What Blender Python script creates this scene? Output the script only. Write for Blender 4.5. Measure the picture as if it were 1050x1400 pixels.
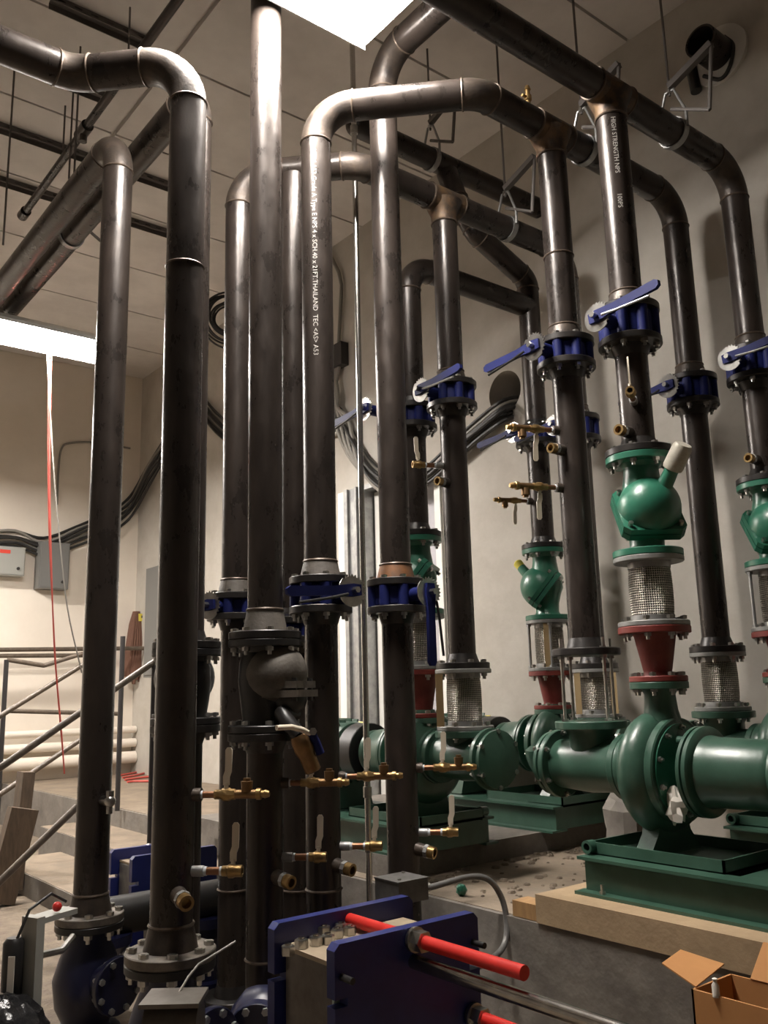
import bpy, math, random
from mathutils import Vector as V, Matrix, Quaternion
random.seed(7)
sc = bpy.context.scene
for o in list(bpy.data.objects): bpy.data.objects.remove(o)
PI = math.pi

# ------------------------------------------------------------------ camera
FPX = 1215.0
pitch = math.atan(FPX/6017); roll = math.atan2(153, 6015); a1 = math.radians(51.5)
_F = V((math.cos(a1), math.sin(a1), 0)); _R = V((math.sin(a1), -math.cos(a1), 0)); _U = V((0, 0, 1))
FW = _F*math.cos(pitch)+_U*math.sin(pitch)
_up = -_F*math.sin(pitch)+_U*math.cos(pitch)
R2 = _R*math.cos(roll)-_up*math.sin(roll)
U2 = _up*math.cos(roll)+_R*math.sin(roll)
CAM = V((0, 0, 1.6))
cd = bpy.data.cameras.new('camera'); cam = bpy.data.objects.new('camera', cd)
sc.collection.objects.link(cam)
cd.sensor_fit = 'VERTICAL'; cd.sensor_height = 36; cd.sensor_width = 27
cd.lens = FPX/1400*36; cd.clip_end = 200
M = Matrix((R2, U2, -FW)).transposed().to_4x4(); M.translation = CAM
cam.matrix_world = M
sc.camera = cam

# survey helpers: sight lines of the photograph met with known planes of the room
def ray(px, py): return FW+R2*((px-525)/FPX)-U2*((py-700)/FPX)
def onx(px, py, X): d = ray(px, py); return CAM+d*(X/d.x)
def ony(px, py, Y): d = ray(px, py); return CAM+d*(Y/d.y)
def onz(px, py, Z): d = ray(px, py); return CAM+d*((Z-1.6)/d.z)
def zr(X, Y, row, R=0.0):
    h = V((X, Y, 0)).normalized(); p = V((X, Y, 0))-h*R
    lo, hi = -2.0, 9.0
    for _ in range(50):
        m = (lo+hi)/2; q = V((p.x, p.y, m))-CAM
        y = 700-FPX*(q.dot(U2))/(q.dot(FW))
        if y > row: lo = m
        else: hi = m
    return (lo+hi)/2

# ------------------------------------------------------------------ world and exposure
w = bpy.data.worlds.new('world'); sc.world = w; w.use_nodes = True
w.node_tree.nodes['Background'].inputs[0].default_value = (0.55, 0.5, 0.45, 1)
w.node_tree.nodes['Background'].inputs[1].default_value = 0.004
vs = sc.view_settings
vs.view_transform = 'Standard'; vs.look = 'None'; vs.gamma = 1; vs.use_curve_mapping = False
vs.exposure = 0.58
LAMP_TOP = 95.0      # emission of the fixture above the pumps
LAMP_LEFT = 120.0     # emission of the fixture at the left
LAMP_REAR = 190.0     # fixtures further along the same room

# ------------------------------------------------------------------ materials
def mat(name, c1, rough=.5, metal=0.0, c2=None, scale=6.0, stretch=(1, 1, 1), contrast=(.35, .65), bump=0.0, bscale=40.0,
        rough2=None, spec=.5, emit=0, coat=0):
    m = bpy.data.materials.new(name); m.use_nodes = True
    nt = m.node_tree; b = nt.nodes['Principled BSDF']
    b.inputs['Base Color'].default_value = (*c1, 1); b.inputs['Roughness'].default_value = rough
    b.inputs['Metallic'].default_value = metal; b.inputs['Specular IOR Level'].default_value = spec
    if coat: b.inputs['Coat Weight'].default_value = coat; b.inputs['Coat Roughness'].default_value = .25
    if emit:
        b.inputs['Emission Color'].default_value = (*c1, 1); b.inputs['Emission Strength'].default_value = emit
    if c2 or bump or rough2:
        tc = nt.nodes.new('ShaderNodeTexCoord'); mp = nt.nodes.new('ShaderNodeMapping')
        mp.inputs['Scale'].default_value = stretch
        nt.links.new(tc.outputs['Object'], mp.inputs['Vector'])
    if c2 or rough2:
        n = nt.nodes.new('ShaderNodeTexNoise'); n.inputs['Scale'].default_value = scale; n.inputs['Detail'].default_value = 6
        n.inputs['Roughness'].default_value = .65
        nt.links.new(mp.outputs[0], n.inputs['Vector'])
        r = nt.nodes.new('ShaderNodeValToRGB')
        r.color_ramp.elements[0].position = contrast[0]; r.color_ramp.elements[1].position = contrast[1]
        r.color_ramp.elements[0].color = (*c1, 1); r.color_ramp.elements[1].color = (*(c2 or c1), 1)
        nt.links.new(n.outputs['Fac'], r.inputs[0])
        nt.links.new(r.outputs[0], b.inputs['Base Color'])
        if rough2 is not None:
            mr = nt.nodes.new('ShaderNodeMapRange')
            mr.inputs['From Min'].default_value = .35; mr.inputs['From Max'].default_value = .65
            mr.inputs['To Min'].default_value = rough; mr.inputs['To Max'].default_value = rough2
            nt.links.new(n.outputs['Fac'], mr.inputs['Value']); nt.links.new(mr.outputs[0], b.inputs['Roughness'])
    if bump:
        n2 = nt.nodes.new('ShaderNodeTexNoise'); n2.inputs['Scale'].default_value = bscale; n2.inputs['Detail'].default_value = 5
        nt.links.new(mp.outputs[0], n2.inputs['Vector'])
        bp = nt.nodes.new('ShaderNodeBump'); bp.inputs['Strength'].default_value = bump; bp.inputs['Distance'].default_value = .02
        nt.links.new(n2.outputs['Fac'], bp.inputs['Height']); nt.links.new(bp.outputs[0], b.inputs['Normal'])
    return m

def braid_material():
    m = mat('steel_braid', (.32, .29, .25), .35, .9)
    nt = m.node_tree; b = nt.nodes['Principled BSDF']
    tc = nt.nodes.new('ShaderNodeTexCoord'); sep = nt.nodes.new('ShaderNodeSeparateXYZ')
    nt.links.new(tc.outputs['Object'], sep.inputs[0])
    at = nt.nodes.new('ShaderNodeMath'); at.operation = 'ARCTAN2'
    nt.links.new(sep.outputs['Y'], at.inputs[0]); nt.links.new(sep.outputs['X'], at.inputs[1])
    hs = []
    for s in (1, -1):
        k = nt.nodes.new('ShaderNodeMath'); k.operation = 'MULTIPLY'; k.inputs[1].default_value = 30*s
        nt.links.new(at.outputs[0], k.inputs[0])
        z = nt.nodes.new('ShaderNodeMath'); z.operation = 'MULTIPLY_ADD'; z.inputs[1].default_value = 270.0
        nt.links.new(sep.outputs['Z'], z.inputs[0]); nt.links.new(k.outputs[0], z.inputs[2])
        sn = nt.nodes.new('ShaderNodeMath'); sn.operation = 'SINE'; nt.links.new(z.outputs[0], sn.inputs[0]); hs.append(sn)
    ad = nt.nodes.new('ShaderNodeMath'); ad.operation = 'MULTIPLY'
    nt.links.new(hs[0].outputs[0], ad.inputs[0]); nt.links.new(hs[1].outputs[0], ad.inputs[1])
    bp = nt.nodes.new('ShaderNodeBump'); bp.inputs['Strength'].default_value = .9; bp.inputs['Distance'].default_value = .012
    nt.links.new(ad.outputs[0], bp.inputs['Height']); nt.links.new(bp.outputs[0], b.inputs['Normal'])
    r = nt.nodes.new('ShaderNodeValToRGB'); r.color_ramp.elements[0].position = .3; r.color_ramp.elements[1].position = .62
    r.color_ramp.elements[0].color = (.06, .055, .05, 1); r.color_ramp.elements[1].color = (.5, .46, .4, 1)
    mr = nt.nodes.new('ShaderNodeMath'); mr.operation = 'MULTIPLY_ADD'; mr.inputs[1].default_value = .5; mr.inputs[2].default_value = .5
    nt.links.new(ad.outputs[0], mr.inputs[0]); nt.links.new(mr.outputs[0], r.inputs[0]); nt.links.new(r.outputs[0], b.inputs['Base Color'])
    return m

MT = dict(
    pipe=mat('black_steel', (.020, .017, .0155), .24, .30, (.056, .041, .033), 10, (1, 1, .45), (.25, .9), .07, 45, rough2=.40),
    fitting=mat('welded_fitting', (.035, .030, .027), .34, .4, (.095, .070, .052), 9, (1, 1, 1), (.35, .75), .1, 60, rough2=.55),
    rust=mat('heat_tinted_steel', (.050, .038, .032), .36, .4, (.22, .13, .06), 8, (1, 1, 1), (.42, .75), .1, 60, rough2=.6),
    weld=mat('weld_bead', (.075, .058, .046), .42, .4, (.13, .095, .07), 40),
    orange=mat('flash_rust', (.19, .075, .022), .55, .2, (.09, .048, .028), 14),
    flange=mat('black_flange', (.016, .015, .015), .38, .35, (.04, .035, .032), 12),
    dustflange=mat('dusty_flange', (.09, .08, .07), .55, .2, (.2, .17, .14), 14),
    blue=mat('blue_enamel', (.006, .010, .068), .55, 0, (.010, .015, .098), 8, spec=.2),
    darkblue=mat('dark_blue_enamel', (.005, .006, .026), .38, 0, (.009, .011, .042), 8),
    green=mat('green_enamel', (.018, .115, .070), .36, 0, (.026, .15, .092), 5, bump=.05, bscale=30, coat=.25),
    green2=mat('pump_green_enamel', (.026, .070, .047), .36, 0, (.042, .098, .068), 6, bump=.05, bscale=35, coat=.2),
    red=mat('red_primer', (.13, .014, .012), .5, 0, (.18, .03, .02), 8),
    brass=mat('brass', (.42, .28, .12), .38, .9, (.28, .18, .075), 20),
    bronze=mat('bronze', (.20, .12, .06), .42, .9, (.28, .17, .08), 20),
    copper=mat('copper', (.26, .13, .075), .42, .9),
    zinc=mat('zinc_steel', (.55, .54, .51), .28, 1.0, (.4, .39, .37), 18),
    galv=mat('galvanized', (.42, .42, .41), .42, .85, (.30, .30, .30), 10, rough2=.55),
    greyflange=mat('grey_plate', (.28, .28, .27), .48, .4, (.2, .2, .19), 14),
    castgrey=mat('dusty_cast_iron', (.065, .058, .05), .6, .1, (.16, .14, .118), 5, bump=.12, bscale=70),
    black=mat('black_paint', (.010, .010, .011), .42, 0, (.02, .018, .017), 10),
    lever=mat('cream_lever', (.62, .55, .44), .42, 0),
    cap=mat('translucent_cap', (.52, .50, .43), .45, 0, (.35, .32, .26), 12),
    yellow=mat('yellow_plastic', (.62, .52, .07), .45),
    tape=mat('thread_tape', (.62, .66, .70), .55),
    redtube=mat('red_sleeve', (.62, .025, .018), .42, 0, (.52, .02, .015), 20),
    chrome=mat('bright_bar', (.45, .43, .40), .22, 1.0, (.30, .28, .26), 12),
    wall=mat('painted_wall', (.50, .47, .42), .75, 0, (.42, .385, .335), 2.2, bump=.25, bscale=7),
    wallcream=mat('cream_wall', (.78, .71, .62), .75, 0, (.72, .65, .56), 1.5, bump=.1, bscale=8),
    ceiling=mat('ceiling_concrete', (.72, .68, .65), .85, 0, (.60, .565, .54), 1.6, bump=.12, bscale=12),
    floor=mat('dusty_floor', (.25, .195, .14), .8, 0, (.17, .135, .10), 3.5, bump=.3, bscale=22),
    concrete=mat('grey_concrete', (.20, .18, .155), .85, 0, (.13, .115, .10), 4.5, bump=.28, bscale=14),
    pad=mat('tan_pad', (.40, .29, .175), .8, 0, (.31, .22, .13), 5, bump=.12, bscale=40),
    dirt=mat('sand', (.20, .16, .115), .9, 0, (.13, .10, .075), 8, bump=.6, bscale=30),
    wood=mat('pine', (.42, .25, .11), .65, 0, (.28, .16, .07), 6, (1, 6, 1)),
    oldwood=mat('weathered_plank', (.13, .09, .06), .8, 0, (.08, .058, .04), 7, (6, 6, 1)),
    card=mat('cardboard', (.50, .24, .085), .8, 0, (.43, .20, .07), 3),
    cable=mat('black_cable', (.02, .019, .018), .5), greycable=mat('grey_cable', (.23, .215, .19), .5),
    redcord=mat('red_cord', (.55, .09, .07), .5), whitepaint=mat('white_paint', (.75, .74, .70), .5),
    lilac=mat('shaded_door_grey', (.42, .41, .44), .5), greybox=mat('grey_enamel_box', (.15, .148, .14), .5),
    lightbox=mat('light_grey_box', (.30, .30, .275), .5), mop=mat('mop_yarn', (.15, .075, .05), .95, 0, (.13, .065, .045), 30, (1, 1, .2), bump=.6, bscale=60),
    paper=mat('crumpled_paper', (.62, .58, .52), .8), print=mat('white_stencil', (.42, .40, .37), .7),
    railpaint=mat('brown_rail', (.075, .058, .044), .45, .1, (.13, .10, .075), 16), darkrail=mat('dark_rail', (.025, .022, .022), .5),
    gasket=mat('pale_gasket', (.40, .50, .42), .6), tan=mat('tan_board', (.46, .33, .17), .7),
    baremetal=mat('bare_steel_cover', (.17, .155, .14), .45, .6, (.12, .105, .09), 12),
    housing=mat('fixture_white', (.7, .7, .68), .5),
    braid=braid_material(),
    print_red=mat('red_label', (.6, .05, .03), .5), glass=mat('smoked_lens', (.02, .02, .03), .1),
)

# ------------------------------------------------------------------ mesh builders
def basis(ax):
    w_ = V(ax).normalized()
    h = V((0, 0, 1)) if abs(w_.z) < .9 else V((1, 0, 0))
    u = h.cross(w_).normalized(); v = w_.cross(u)
    return u, v, w_

class MB:
    def __init__(s): s.v = []; s.f = []
    def ringfaces(s, a, b, n):
        for i in range(n):
            j = (i+1) % n
            s.f.append((a+i, a+j, b+j, b+i))
    def ring(s, c, u, v, r, n, ph=0):
        i0 = len(s.v)
        for i in range(n):
            t = 2*PI*i/n+ph
            s.v.append(c+u*(r*math.cos(t))+v*(r*math.sin(t)))
        return i0
    def lathe(s, prof, o=(0, 0, 0), ax=(0, 0, 1), n=32, ph=0):
        o = V(o); u, v, w_ = basis(ax); prev = None
        for k, (r, h) in enumerate(prof):
            c = o+w_*h
            if r < 1e-6:
                i0 = len(s.v); s.v.append(c); cur = ('p', i0)
            else:
                cur = ('r', s.ring(c, u, v, r, n, ph))
            if prev:
                if prev[0] == 'r' and cur[0] == 'r': s.ringfaces(prev[1], cur[1], n)
                elif prev[0] == 'p' and cur[0] == 'r':
                    for i in range(n): s.f.append((prev[1], cur[1]+(i+1) % n, cur[1]+i))
                elif prev[0] == 'r' and cur[0] == 'p':
                    for i in range(n): s.f.append((prev[1]+i, prev[1]+(i+1) % n, cur[1]))
            prev = cur
        return s
    def cyl(s, p, q, r, r2=None, n=20, ph=0):
        p = V(p); q = V(q); L = (q-p).length; r2 = r if r2 is None else r2
        return s.lathe([(0, 0), (r, 0), (r2, L), (0, L)], p, q-p, n, ph)
    def tube(s, p, q, r, ri, n=24):
        p = V(p); q = V(q); L = (q-p).length
        return s.lathe([(ri, 0), (r, 0), (r, L), (ri, L), (ri, 0)], p, q-p, n)
    def disc(s, o, ax, R, t, n=40, b=.004):
        return s.lathe([(0, 0), (R-b, 0), (R, b), (R, t-b), (R-b, t), (0, t)], o, ax, n)
    def sphere(s, o, r, n=24, m=14, ax=(0, 0, 1), sq=1.0):
        return s.lathe([(r*math.sin(PI*k/m) if 0 < k < m else 0, -r*sq*math.cos(PI*k/m)) for k in range(m+1)], o, ax, n)
    def torus(s, o, ax, R, r, n=40, m=8):
        return s.lathe([(R+r*math.cos(2*PI*k/m), r*math.sin(2*PI*k/m)) for k in range(m+1)], o, ax, n)
    def box(s, lo, hi, mx=None):
        i = len(s.v)
        for z in (lo[2], hi[2]):
            for x, y in ((lo[0], lo[1]), (hi[0], lo[1]), (hi[0], hi[1]), (lo[0], hi[1])):
                p = V((x, y, z)); s.v.append(mx @ p if mx else p)
        for q in ((0, 3, 2, 1), (4, 5, 6, 7), (0, 1, 5, 4), (1, 2, 6, 5), (2, 3, 7, 6), (3, 0, 4, 7)):
            s.f.append(tuple(i+k for k in q))
        return s
    def obox(s, c, u, v, w_, hu, hv, hw):
        c = V(c); u = V(u).normalized()*hu; v = V(v).normalized()*hv; w_ = V(w_).normalized()*hw
        i = len(s.v)
        for k in (-1, 1):
            for a, b in ((-1, -1), (1, -1), (1, 1), (-1, 1)): s.v.append(c+u*a+v*b+w_*k)
        for q in ((0, 3, 2, 1), (4, 5, 6, 7), (0, 1, 5, 4), (1, 2, 6, 5), (2, 3, 7, 6), (3, 0, 4, 7)):
            s.f.append(tuple(i+k for k in q))
        return s
    def prism(s, poly, o, u, v, t):
        o = V(o); u = V(u).normalized(); v = V(v).normalized(); w_ = u.cross(v); n = len(poly); i = len(s.v)
        for k in (0, 1):
            for a, b in poly: s.v.append(o+u*a+v*b+w_*(t*k))
        s.f.append(tuple(i+n-1-k for k in range(n))); s.f.append(tuple(i+n+k for k in range(n)))
        for k in range(n): j = (k+1) % n; s.f.append((i+k, i+j, i+n+j, i+n+k))
        return s
    def sweep(s, path, r, n=24, caps=True):
        path = [V(p) for p in path]; prev = None; u = None
        N = len(path)
        rr = r if isinstance(r, (list, tuple)) else [r]*N
        for k, p in enumerate(path):
            if k == 0: t = path[1]-p
            elif k == N-1: t = p-path[k-1]
            else: t = (path[k+1]-p).normalized()+(p-path[k-1]).normalized()
            t.normalize()
            if u is None: u, v, _ = basis(t)
            else:
                u = (u-t*u.dot(t)).normalized(); v = t.cross(u)
            i0 = s.ring(p, u, v, rr[k], n)
            if prev is not None: s.ringfaces(prev, i0, n)
            elif caps:
                s.f.append(tuple(i0+n-1-q for q in range(n)))
            prev = i0
        if caps: s.f.append(tuple(prev+q for q in range(n)))
        return s
    def mesh(s, name, mt, off=V((0, 0, 0)), ang=38):
        me = bpy.data.meshes.new(name)
        me.from_pydata([tuple(p-off) for p in s.v], [], s.f)
        me.materials.append(MT[mt]); me.validate()
        me.shade_smooth(); me.set_sharp_from_angle(angle=math.radians(ang))
        return me
    def build(s, name, mt, parent=None, ang=38):
        off = V(ORG.get(root_of(parent).name, (0, 0, 0))) if parent else V((0, 0, 0))
        ob = bpy.data.objects.new(name, s.mesh(name, mt, off, ang)); sc.collection.objects.link(ob)
        if parent: ob.parent = parent
        return ob
ORG = {}
def root_of(o):
    while o.parent: o = o.parent
    return o
def thing(name, label, cat, loc=(0, 0, 0), rz=None, group=None):
    """Empty at the thing's base. rz given: parts are modelled in the thing's own frame, else in room coordinates."""
    o = bpy.data.objects.new(name, None); sc.collection.objects.link(o)
    o.empty_display_size = .1
    o.location = loc; o['label'] = label; o['category'] = cat
    if group: o['group'] = group
    if rz is None: ORG[o.name] = tuple(loc)
    else: o.rotation_euler = (0, 0, rz)
    return o
def tag(o, label, cat, group=None):
    o['label'] = label; o['category'] = cat
    if group: o['group'] = group
    return o
def struct(o): o['kind'] = 'structure'; return o
def part(parent, name, mt, fn, ang=38):
    m = MB(); fn(m); return m.build(name, mt, parent, ang)

_bolt = {}
def bolt_mesh(L, d, mt):
    k = (round(L, 3), round(d, 3), mt)
    if k not in _bolt:
        m = MB(); r = d*.95
        m.cyl((0, 0, L/2), (0, 0, L/2+d*.8), r, n=6)
        m.cyl((0, 0, -L/2-d*.9), (0, 0, -L/2), r, n=6)
        m.cyl((0, 0, -L/2-d*1.8), (0, 0, L/2+d*.9), d*.5, n=8)
        _bolt[k] = m.mesh('bolt', mt)
    return _bolt[k]
def bolts(parent, c, ax, R, n, L, d=.020, mt='zinc', ph=None, name='bolt'):
    """bolt circle: c centre of the joint, ax axis, L grip length"""
    off = V(ORG.get(root_of(parent).name, (0, 0, 0)))
    u, v, w_ = basis(ax); me = bolt_mesh(L, d, mt); q = V((0, 0, 1)).rotation_difference(w_)
    ph = PI/n if ph is None else ph
    for i in range(n):
        t = 2*PI*i/n+ph
        ob = bpy.data.objects.new(name, me); sc.collection.objects.link(ob); ob.parent = parent
        ob.location = V(c)+u*(R*math.cos(t))+v*(R*math.sin(t))-off
        ob.rotation_mode = 'QUATERNION'; ob.rotation_quaternion = q

def copy_tree(o, parent=None):
    c = o.copy(); sc.collection.objects.link(c); c.parent = parent
    for ch in list(o.children): copy_tree(ch, c)
    return c

# pipe runs with real elbows and weld beads
RP = .084
def run(parent, pts, r=RP, BR=.22, mt='pipe', elbow='fitting', n=32, weld=True, k=10, last_open=False):
    pts = [V(p) for p in pts]; cur = pts[0]
    for i in range(1, len(pts)):
        p = pts[i]
        if i < len(pts)-1:
            a = (p-pts[i-1]).normalized(); b = (pts[i+1]-p).normalized()
            ang = a.angle(b)
            if ang < 1e-3: continue
            L = BR*math.tan(ang/2); s = p-a*L; e = p+b*L
            part(parent, 'pipe', mt, lambda m: m.sweep([cur, s], r, n))
            nrm = a.cross(b).normalized(); c = s+nrm.cross(a)*BR
            arc = [c+Quaternion(nrm, ang*j/k) @ (s-c) for j in range(k+1)]
            part(parent, 'elbow', elbow, lambda m: m.sweep(arc, r*1.012, n))
            if weld:
                for q, d in ((s, a), (e, b)):
                    part(parent, 'weld_bead', 'weld', lambda m: m.torus(q, d, r*1.0, .0065, 32, 6))
            cur = e
        else:
            part(parent, 'pipe', mt, lambda m: m.sweep([cur, p], r, n))
def wn_flange(parent, x, y, z, up, R=.165, r=RP, t=.038, hub=.055, mt='flange', hubmt=None, name='flange'):
    """weld neck flange, face at z, neck pointing up (+1) or down (-1)"""
    part(parent, name, mt, lambda m: m.lathe([(0, 0), (R-.004, 0), (R, .004), (R, t-.004), (R-.004, t), (r*1.22, t+.001),
         (r*1.16, t+hub*.3), (r*1.01, t+hub), (0, t+hub)], (x, y, z), (0, 0, up), 40))
    if hubmt:
        part(parent, 'flange_neck', hubmt, lambda m: m.lathe([(r*1.26, t), (r*1.20, t+hub*.4), (r*1.05, t+hub*1.35), (r*1.02, t+hub*1.5)], (x, y, z), (0, 0, up), 40))
        part(parent, 'weld_bead', 'weld', lambda m: m.torus((x, y, z+up*(t+hub*1.5)), (0, 0, 1), r*1.01, .007, 32, 6))

# ------------------------------------------------------------------ setting
XW, YB, ZC = 5.45, 13.0, 6.62        # right wall, back wall, ceiling underside
XL, YF = -3.2, -3.5                  # the room behind the photographer
ZU, XE = .52, 3.30                   # raised floor and its edge
ZP = .65                             # pump pads

def wall_with_holes(name, mt, plane, c, t, a0, a1_, z0, z1, holes):
    """plane 'x' or 'y'; holes list of (a,b,z0,z1)"""
    as_ = sorted({a0, a1_} | {h[0] for h in holes} | {h[1] for h in holes}); zs = sorted({z0, z1} | {h[2] for h in holes} | {h[3] for h in holes})
    m = MB()
    for i in range(len(as_)-1):
        for j in range(len(zs)-1):
            A, B, C_, D_ = as_[i], as_[i+1], zs[j], zs[j+1]
            if any(h[0] <= A and h[1] >= B and h[2] <= C_ and h[3] >= D_ for h in holes): continue
            if plane == 'x': m.box((c, A, C_), (c+t, B, D_))
            else: m.box((A, c, C_), (B, c+t, D_))
    return struct(m.build(name, mt))
DY0, DY1, DZ = 6.02, 7.62, 3.70      # doorway in the right wall
niche = onx(690, 536, XW); NR = .19
wr = wall_with_holes('wall_right', 'wall', 'x', XW, .3, YF, YB+.3, 0, ZC+.3,
                     [(DY0, DY1, ZU, DZ), (niche.y-.25, niche.y+.25, niche.z-.25, niche.z+.25)])
def niche_mesh(m):
    n = 32; rings = []
    for (R, x, sq) in ((.25, XW, 1), (NR, XW, 0), (NR, XW+.55, 0)):
        i0 = len(m.v)
        for i in range(n):
            t = 2*PI*i/n; cx, cz = math.cos(t), math.sin(t)
            f = R/max(abs(cx), abs(cz)) if sq else R
            m.v.append(V((x, niche.y+cx*f, niche.z+cz*f)))
        rings.append(i0)
    m.ringfaces(rings[0], rings[1], n); m.ringfaces(rings[1], rings[2], n)
    m.f.append(tuple(rings[2]+k for k in range(n)))
part(wr, 'cored_sleeve', 'wall', niche_mesh)
struct(part(None, 'wall_back', 'wallcream', lambda m: m.box((XL-.3, YB, 0), (XW, YB+.3, ZC+.3))))
struct(part(None, 'wall_left', 'concrete', lambda m: m.box((XL-.3, YF, 0), (XL, YB, ZC+.3))))
struct(part(None, 'wall_front', 'concrete', lambda m: m.box((XL-.3, YF-.3, 0), (XW+.3, YF, ZC+.3))))
struct(part(None, 'floor', 'dirt', lambda m: m.box((XL-.3, YF, -.2), (XW+.3, YB+.3, 0))))
# raised floor slab with its edge stepping back at the stairs
struct(part(None, 'floor_plinth', 'concrete', lambda m: (m.box((XE, YF, 0), (XW+.3, 6.2, ZU)), m.box((3.62, 6.2, 0), (XW+.3, YB+.3, ZU)))))
struct(part(None, 'floor_raised', 'floor', lambda m: (m.box((XE+.03, YF, ZU), (XW, 6.2, ZU+.004)), m.box((3.65, 6.2, ZU), (XW, YB, ZU+.004)))))
# ceiling: slab and precast planks with open joints
ce = struct(part(None, 'ceiling', 'ceiling', lambda m: m.box((XL-.3, YF-.3, ZC+.05), (XW+.3, YB+.3, ZC+.3))))
yy = YF
while yy < YB-.1:
    y2 = min(yy+1.18, YB)
    for (x0, x1) in ((XL, -.4), (-.36, 2.62), (2.66, XW)):
        part(ce, 'plank', 'ceiling', lambda m: m.box((x0, yy+.012, ZC), (x1, y2-.012, ZC+.05)))
    yy = y2
# stairs
st = thing('concrete_stair', 'short grey concrete stair rising to the raised floor at the left', 'stairs', (2.5, 7.4, 0))
part(st, 'step', 'concrete', lambda m: m.box((2.50, 5.9, 0), (3.10, 8.95, .176)))
part(st, 'tread', 'floor', lambda m: m.box((2.51, 5.9, .176), (3.10, 8.95, .18)))
part(st, 'step', 'concrete', lambda m: m.box((3.08, 6.25, 0), (3.62, 9.6, .346)))
part(st, 'tread', 'floor', lambda m: m.box((3.09, 6.25, .346), (3.62, 9.6, .35)))
# pads
pa = tag(part(None, 'equipment_pad', 'pad', lambda m: m.box((XE-.01, -1.2, ZU+.004), (5.40, 3.07, ZP))), 'tan formed concrete pad under the nearest pump', 'pad')
pb = tag(part(None, 'equipment_pad', 'concrete', lambda m: m.box((XE+.12, 4.28, ZU+.004), (5.40, 6.9, ZP))), 'grey concrete pad under the two far pumps', 'pad')
ds = part(None, 'sand_litter', 'dirt', lambda m: [m.sphere((random.uniform(3.45, 5.2), random.uniform(3.1, 4.25), ZU+.006), random.uniform(.008, .03), 6, 4, sq=.6) for _ in range(160)])
tag(ds, 'loose sand and rubble strewn on the raised floor between the pads', 'rubble'); ds['kind'] = 'stuff'
q = onx(716, 1250, 3.36)
bl = tag(part(None, 'wood_block', 'wood', lambda m: m.box((3.31, 3.09, ZU+.004), (3.42, 3.24, ZU+.075))), 'short offcut of raw timber against the end of the tan pad', 'wood')

# door in the right wall
dr = part(None, 'door_1', 'whitepaint', lambda m: m.box((XW+.12, 6.62, ZU+.01), (XW+.17, 7.16, DZ-.06)))
struct(dr)
part(dr, 'door_leaf', 'lilac', lambda m: m.box((XW+.12, 6.08, ZU+.01), (XW+.17, 6.60, DZ-.06)))  # right part of the door: shade of the pipes put into its grey-lilac colour
def jamb(m):
    m.box((XW-.03, 7.18, ZU+.004), (XW+.28, 7.46, DZ)); m.box((XW-.06, 7.24, ZU+.004), (XW-.03, 7.27, DZ)); m.box((XW-.06, 7.40, ZU+.004), (XW-.03, 7.46, DZ))
    m.box((XW-.03, DY0, DZ-.05), (XW+.28, 7.18, DZ))
part(dr, 'door_frame', 'galv', jamb)
part(dr, 'door_jamb', 'whitepaint', lambda m: (m.box((XW-.02, 7.46, ZU+.004), (XW+.28, 7.62, DZ)), m.box((XW-.02, DY0-.03, ZU+.004), (XW+.28, DY0+.05, DZ))))
for i in range(24):
    z = ZU+.35+i*.056
    part(dr, 'louvre_slat', 'whitepaint', lambda m: m.obox((XW+.10, 6.13, z), (0, 1, 0), (.7, 0, -.7), (.7, 0, .7), .06, .02, .004))

# ------------------------------------------------------------------ light fixtures
def emission(name, strength):
    m = bpy.data.materials.new(name); m.use_nodes = True; nt = m.node_tree
    nt.nodes.remove(nt.nodes['Principled BSDF']); e = nt.nodes.new('ShaderNodeEmission')
    e.inputs[0].default_value = (1, .935, .865, 1); e.inputs[1].default_value = strength
    nt.links.new(e.outputs[0], nt.nodes['Material Output'].inputs[0]); MT[name] = m
emission('lamp_top', LAMP_TOP); emission('lamp_left', LAMP_LEFT); emission('lamp_rear', LAMP_REAR)
def fixture(label, c, L, W, em, rz=0, wrap=False):
    t = thing('strip_light', label, 'light', c, 0, 'hanging strip lights')
    t.rotation_euler = (0, 0, rz)
    part(t, 'housing', 'housing', lambda m: m.prism([(-W/2-.03, -.075), (-W/2-.02, -.075), (-W/2-.02, -.045), (W/2+.02, -.045), (W/2+.02, -.075), (W/2+.03, -.075), (W/2+.03, -.05), (W*.25, .05), (-W*.25, .05), (-W/2-.03, -.05)], (-L/2, 0, 0), (0, 1, 0), (0, 0, 1), L))
    part(t, 'diffuser', em, lambda m: m.prism([(-W*.46, -.072), (W*.46, -.072), (W/2, -.066), (W/2, -.048), (-W/2, -.048), (-W/2, -.066)], (-L/2+.02, 0, 0), (0, 1, 0), (0, 0, 1), L-.04))
    for s in (-1, 1):
        part(t, 'suspension_rod', 'galv', lambda m: m.cyl((s*L*.38, 0, .05), (s*L*.38, 0, ZC-.001-c[2]), .006, n=8))
fixture('glaring strip light hanging above the tall risers at the top of the picture', (2.07, 3.31, 5.34), 1.45, .50, 'lamp_top', wrap=True)
fixture('glaring strip light hanging at the left over the handrails', (2.28, 7.72, 4.82), 1.35, .52, 'lamp_left', wrap=True)
fixture('strip light hanging further back by the electrical boxes', (0.9, 10.9, 4.9), 1.25, .36, 'lamp_rear')

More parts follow.
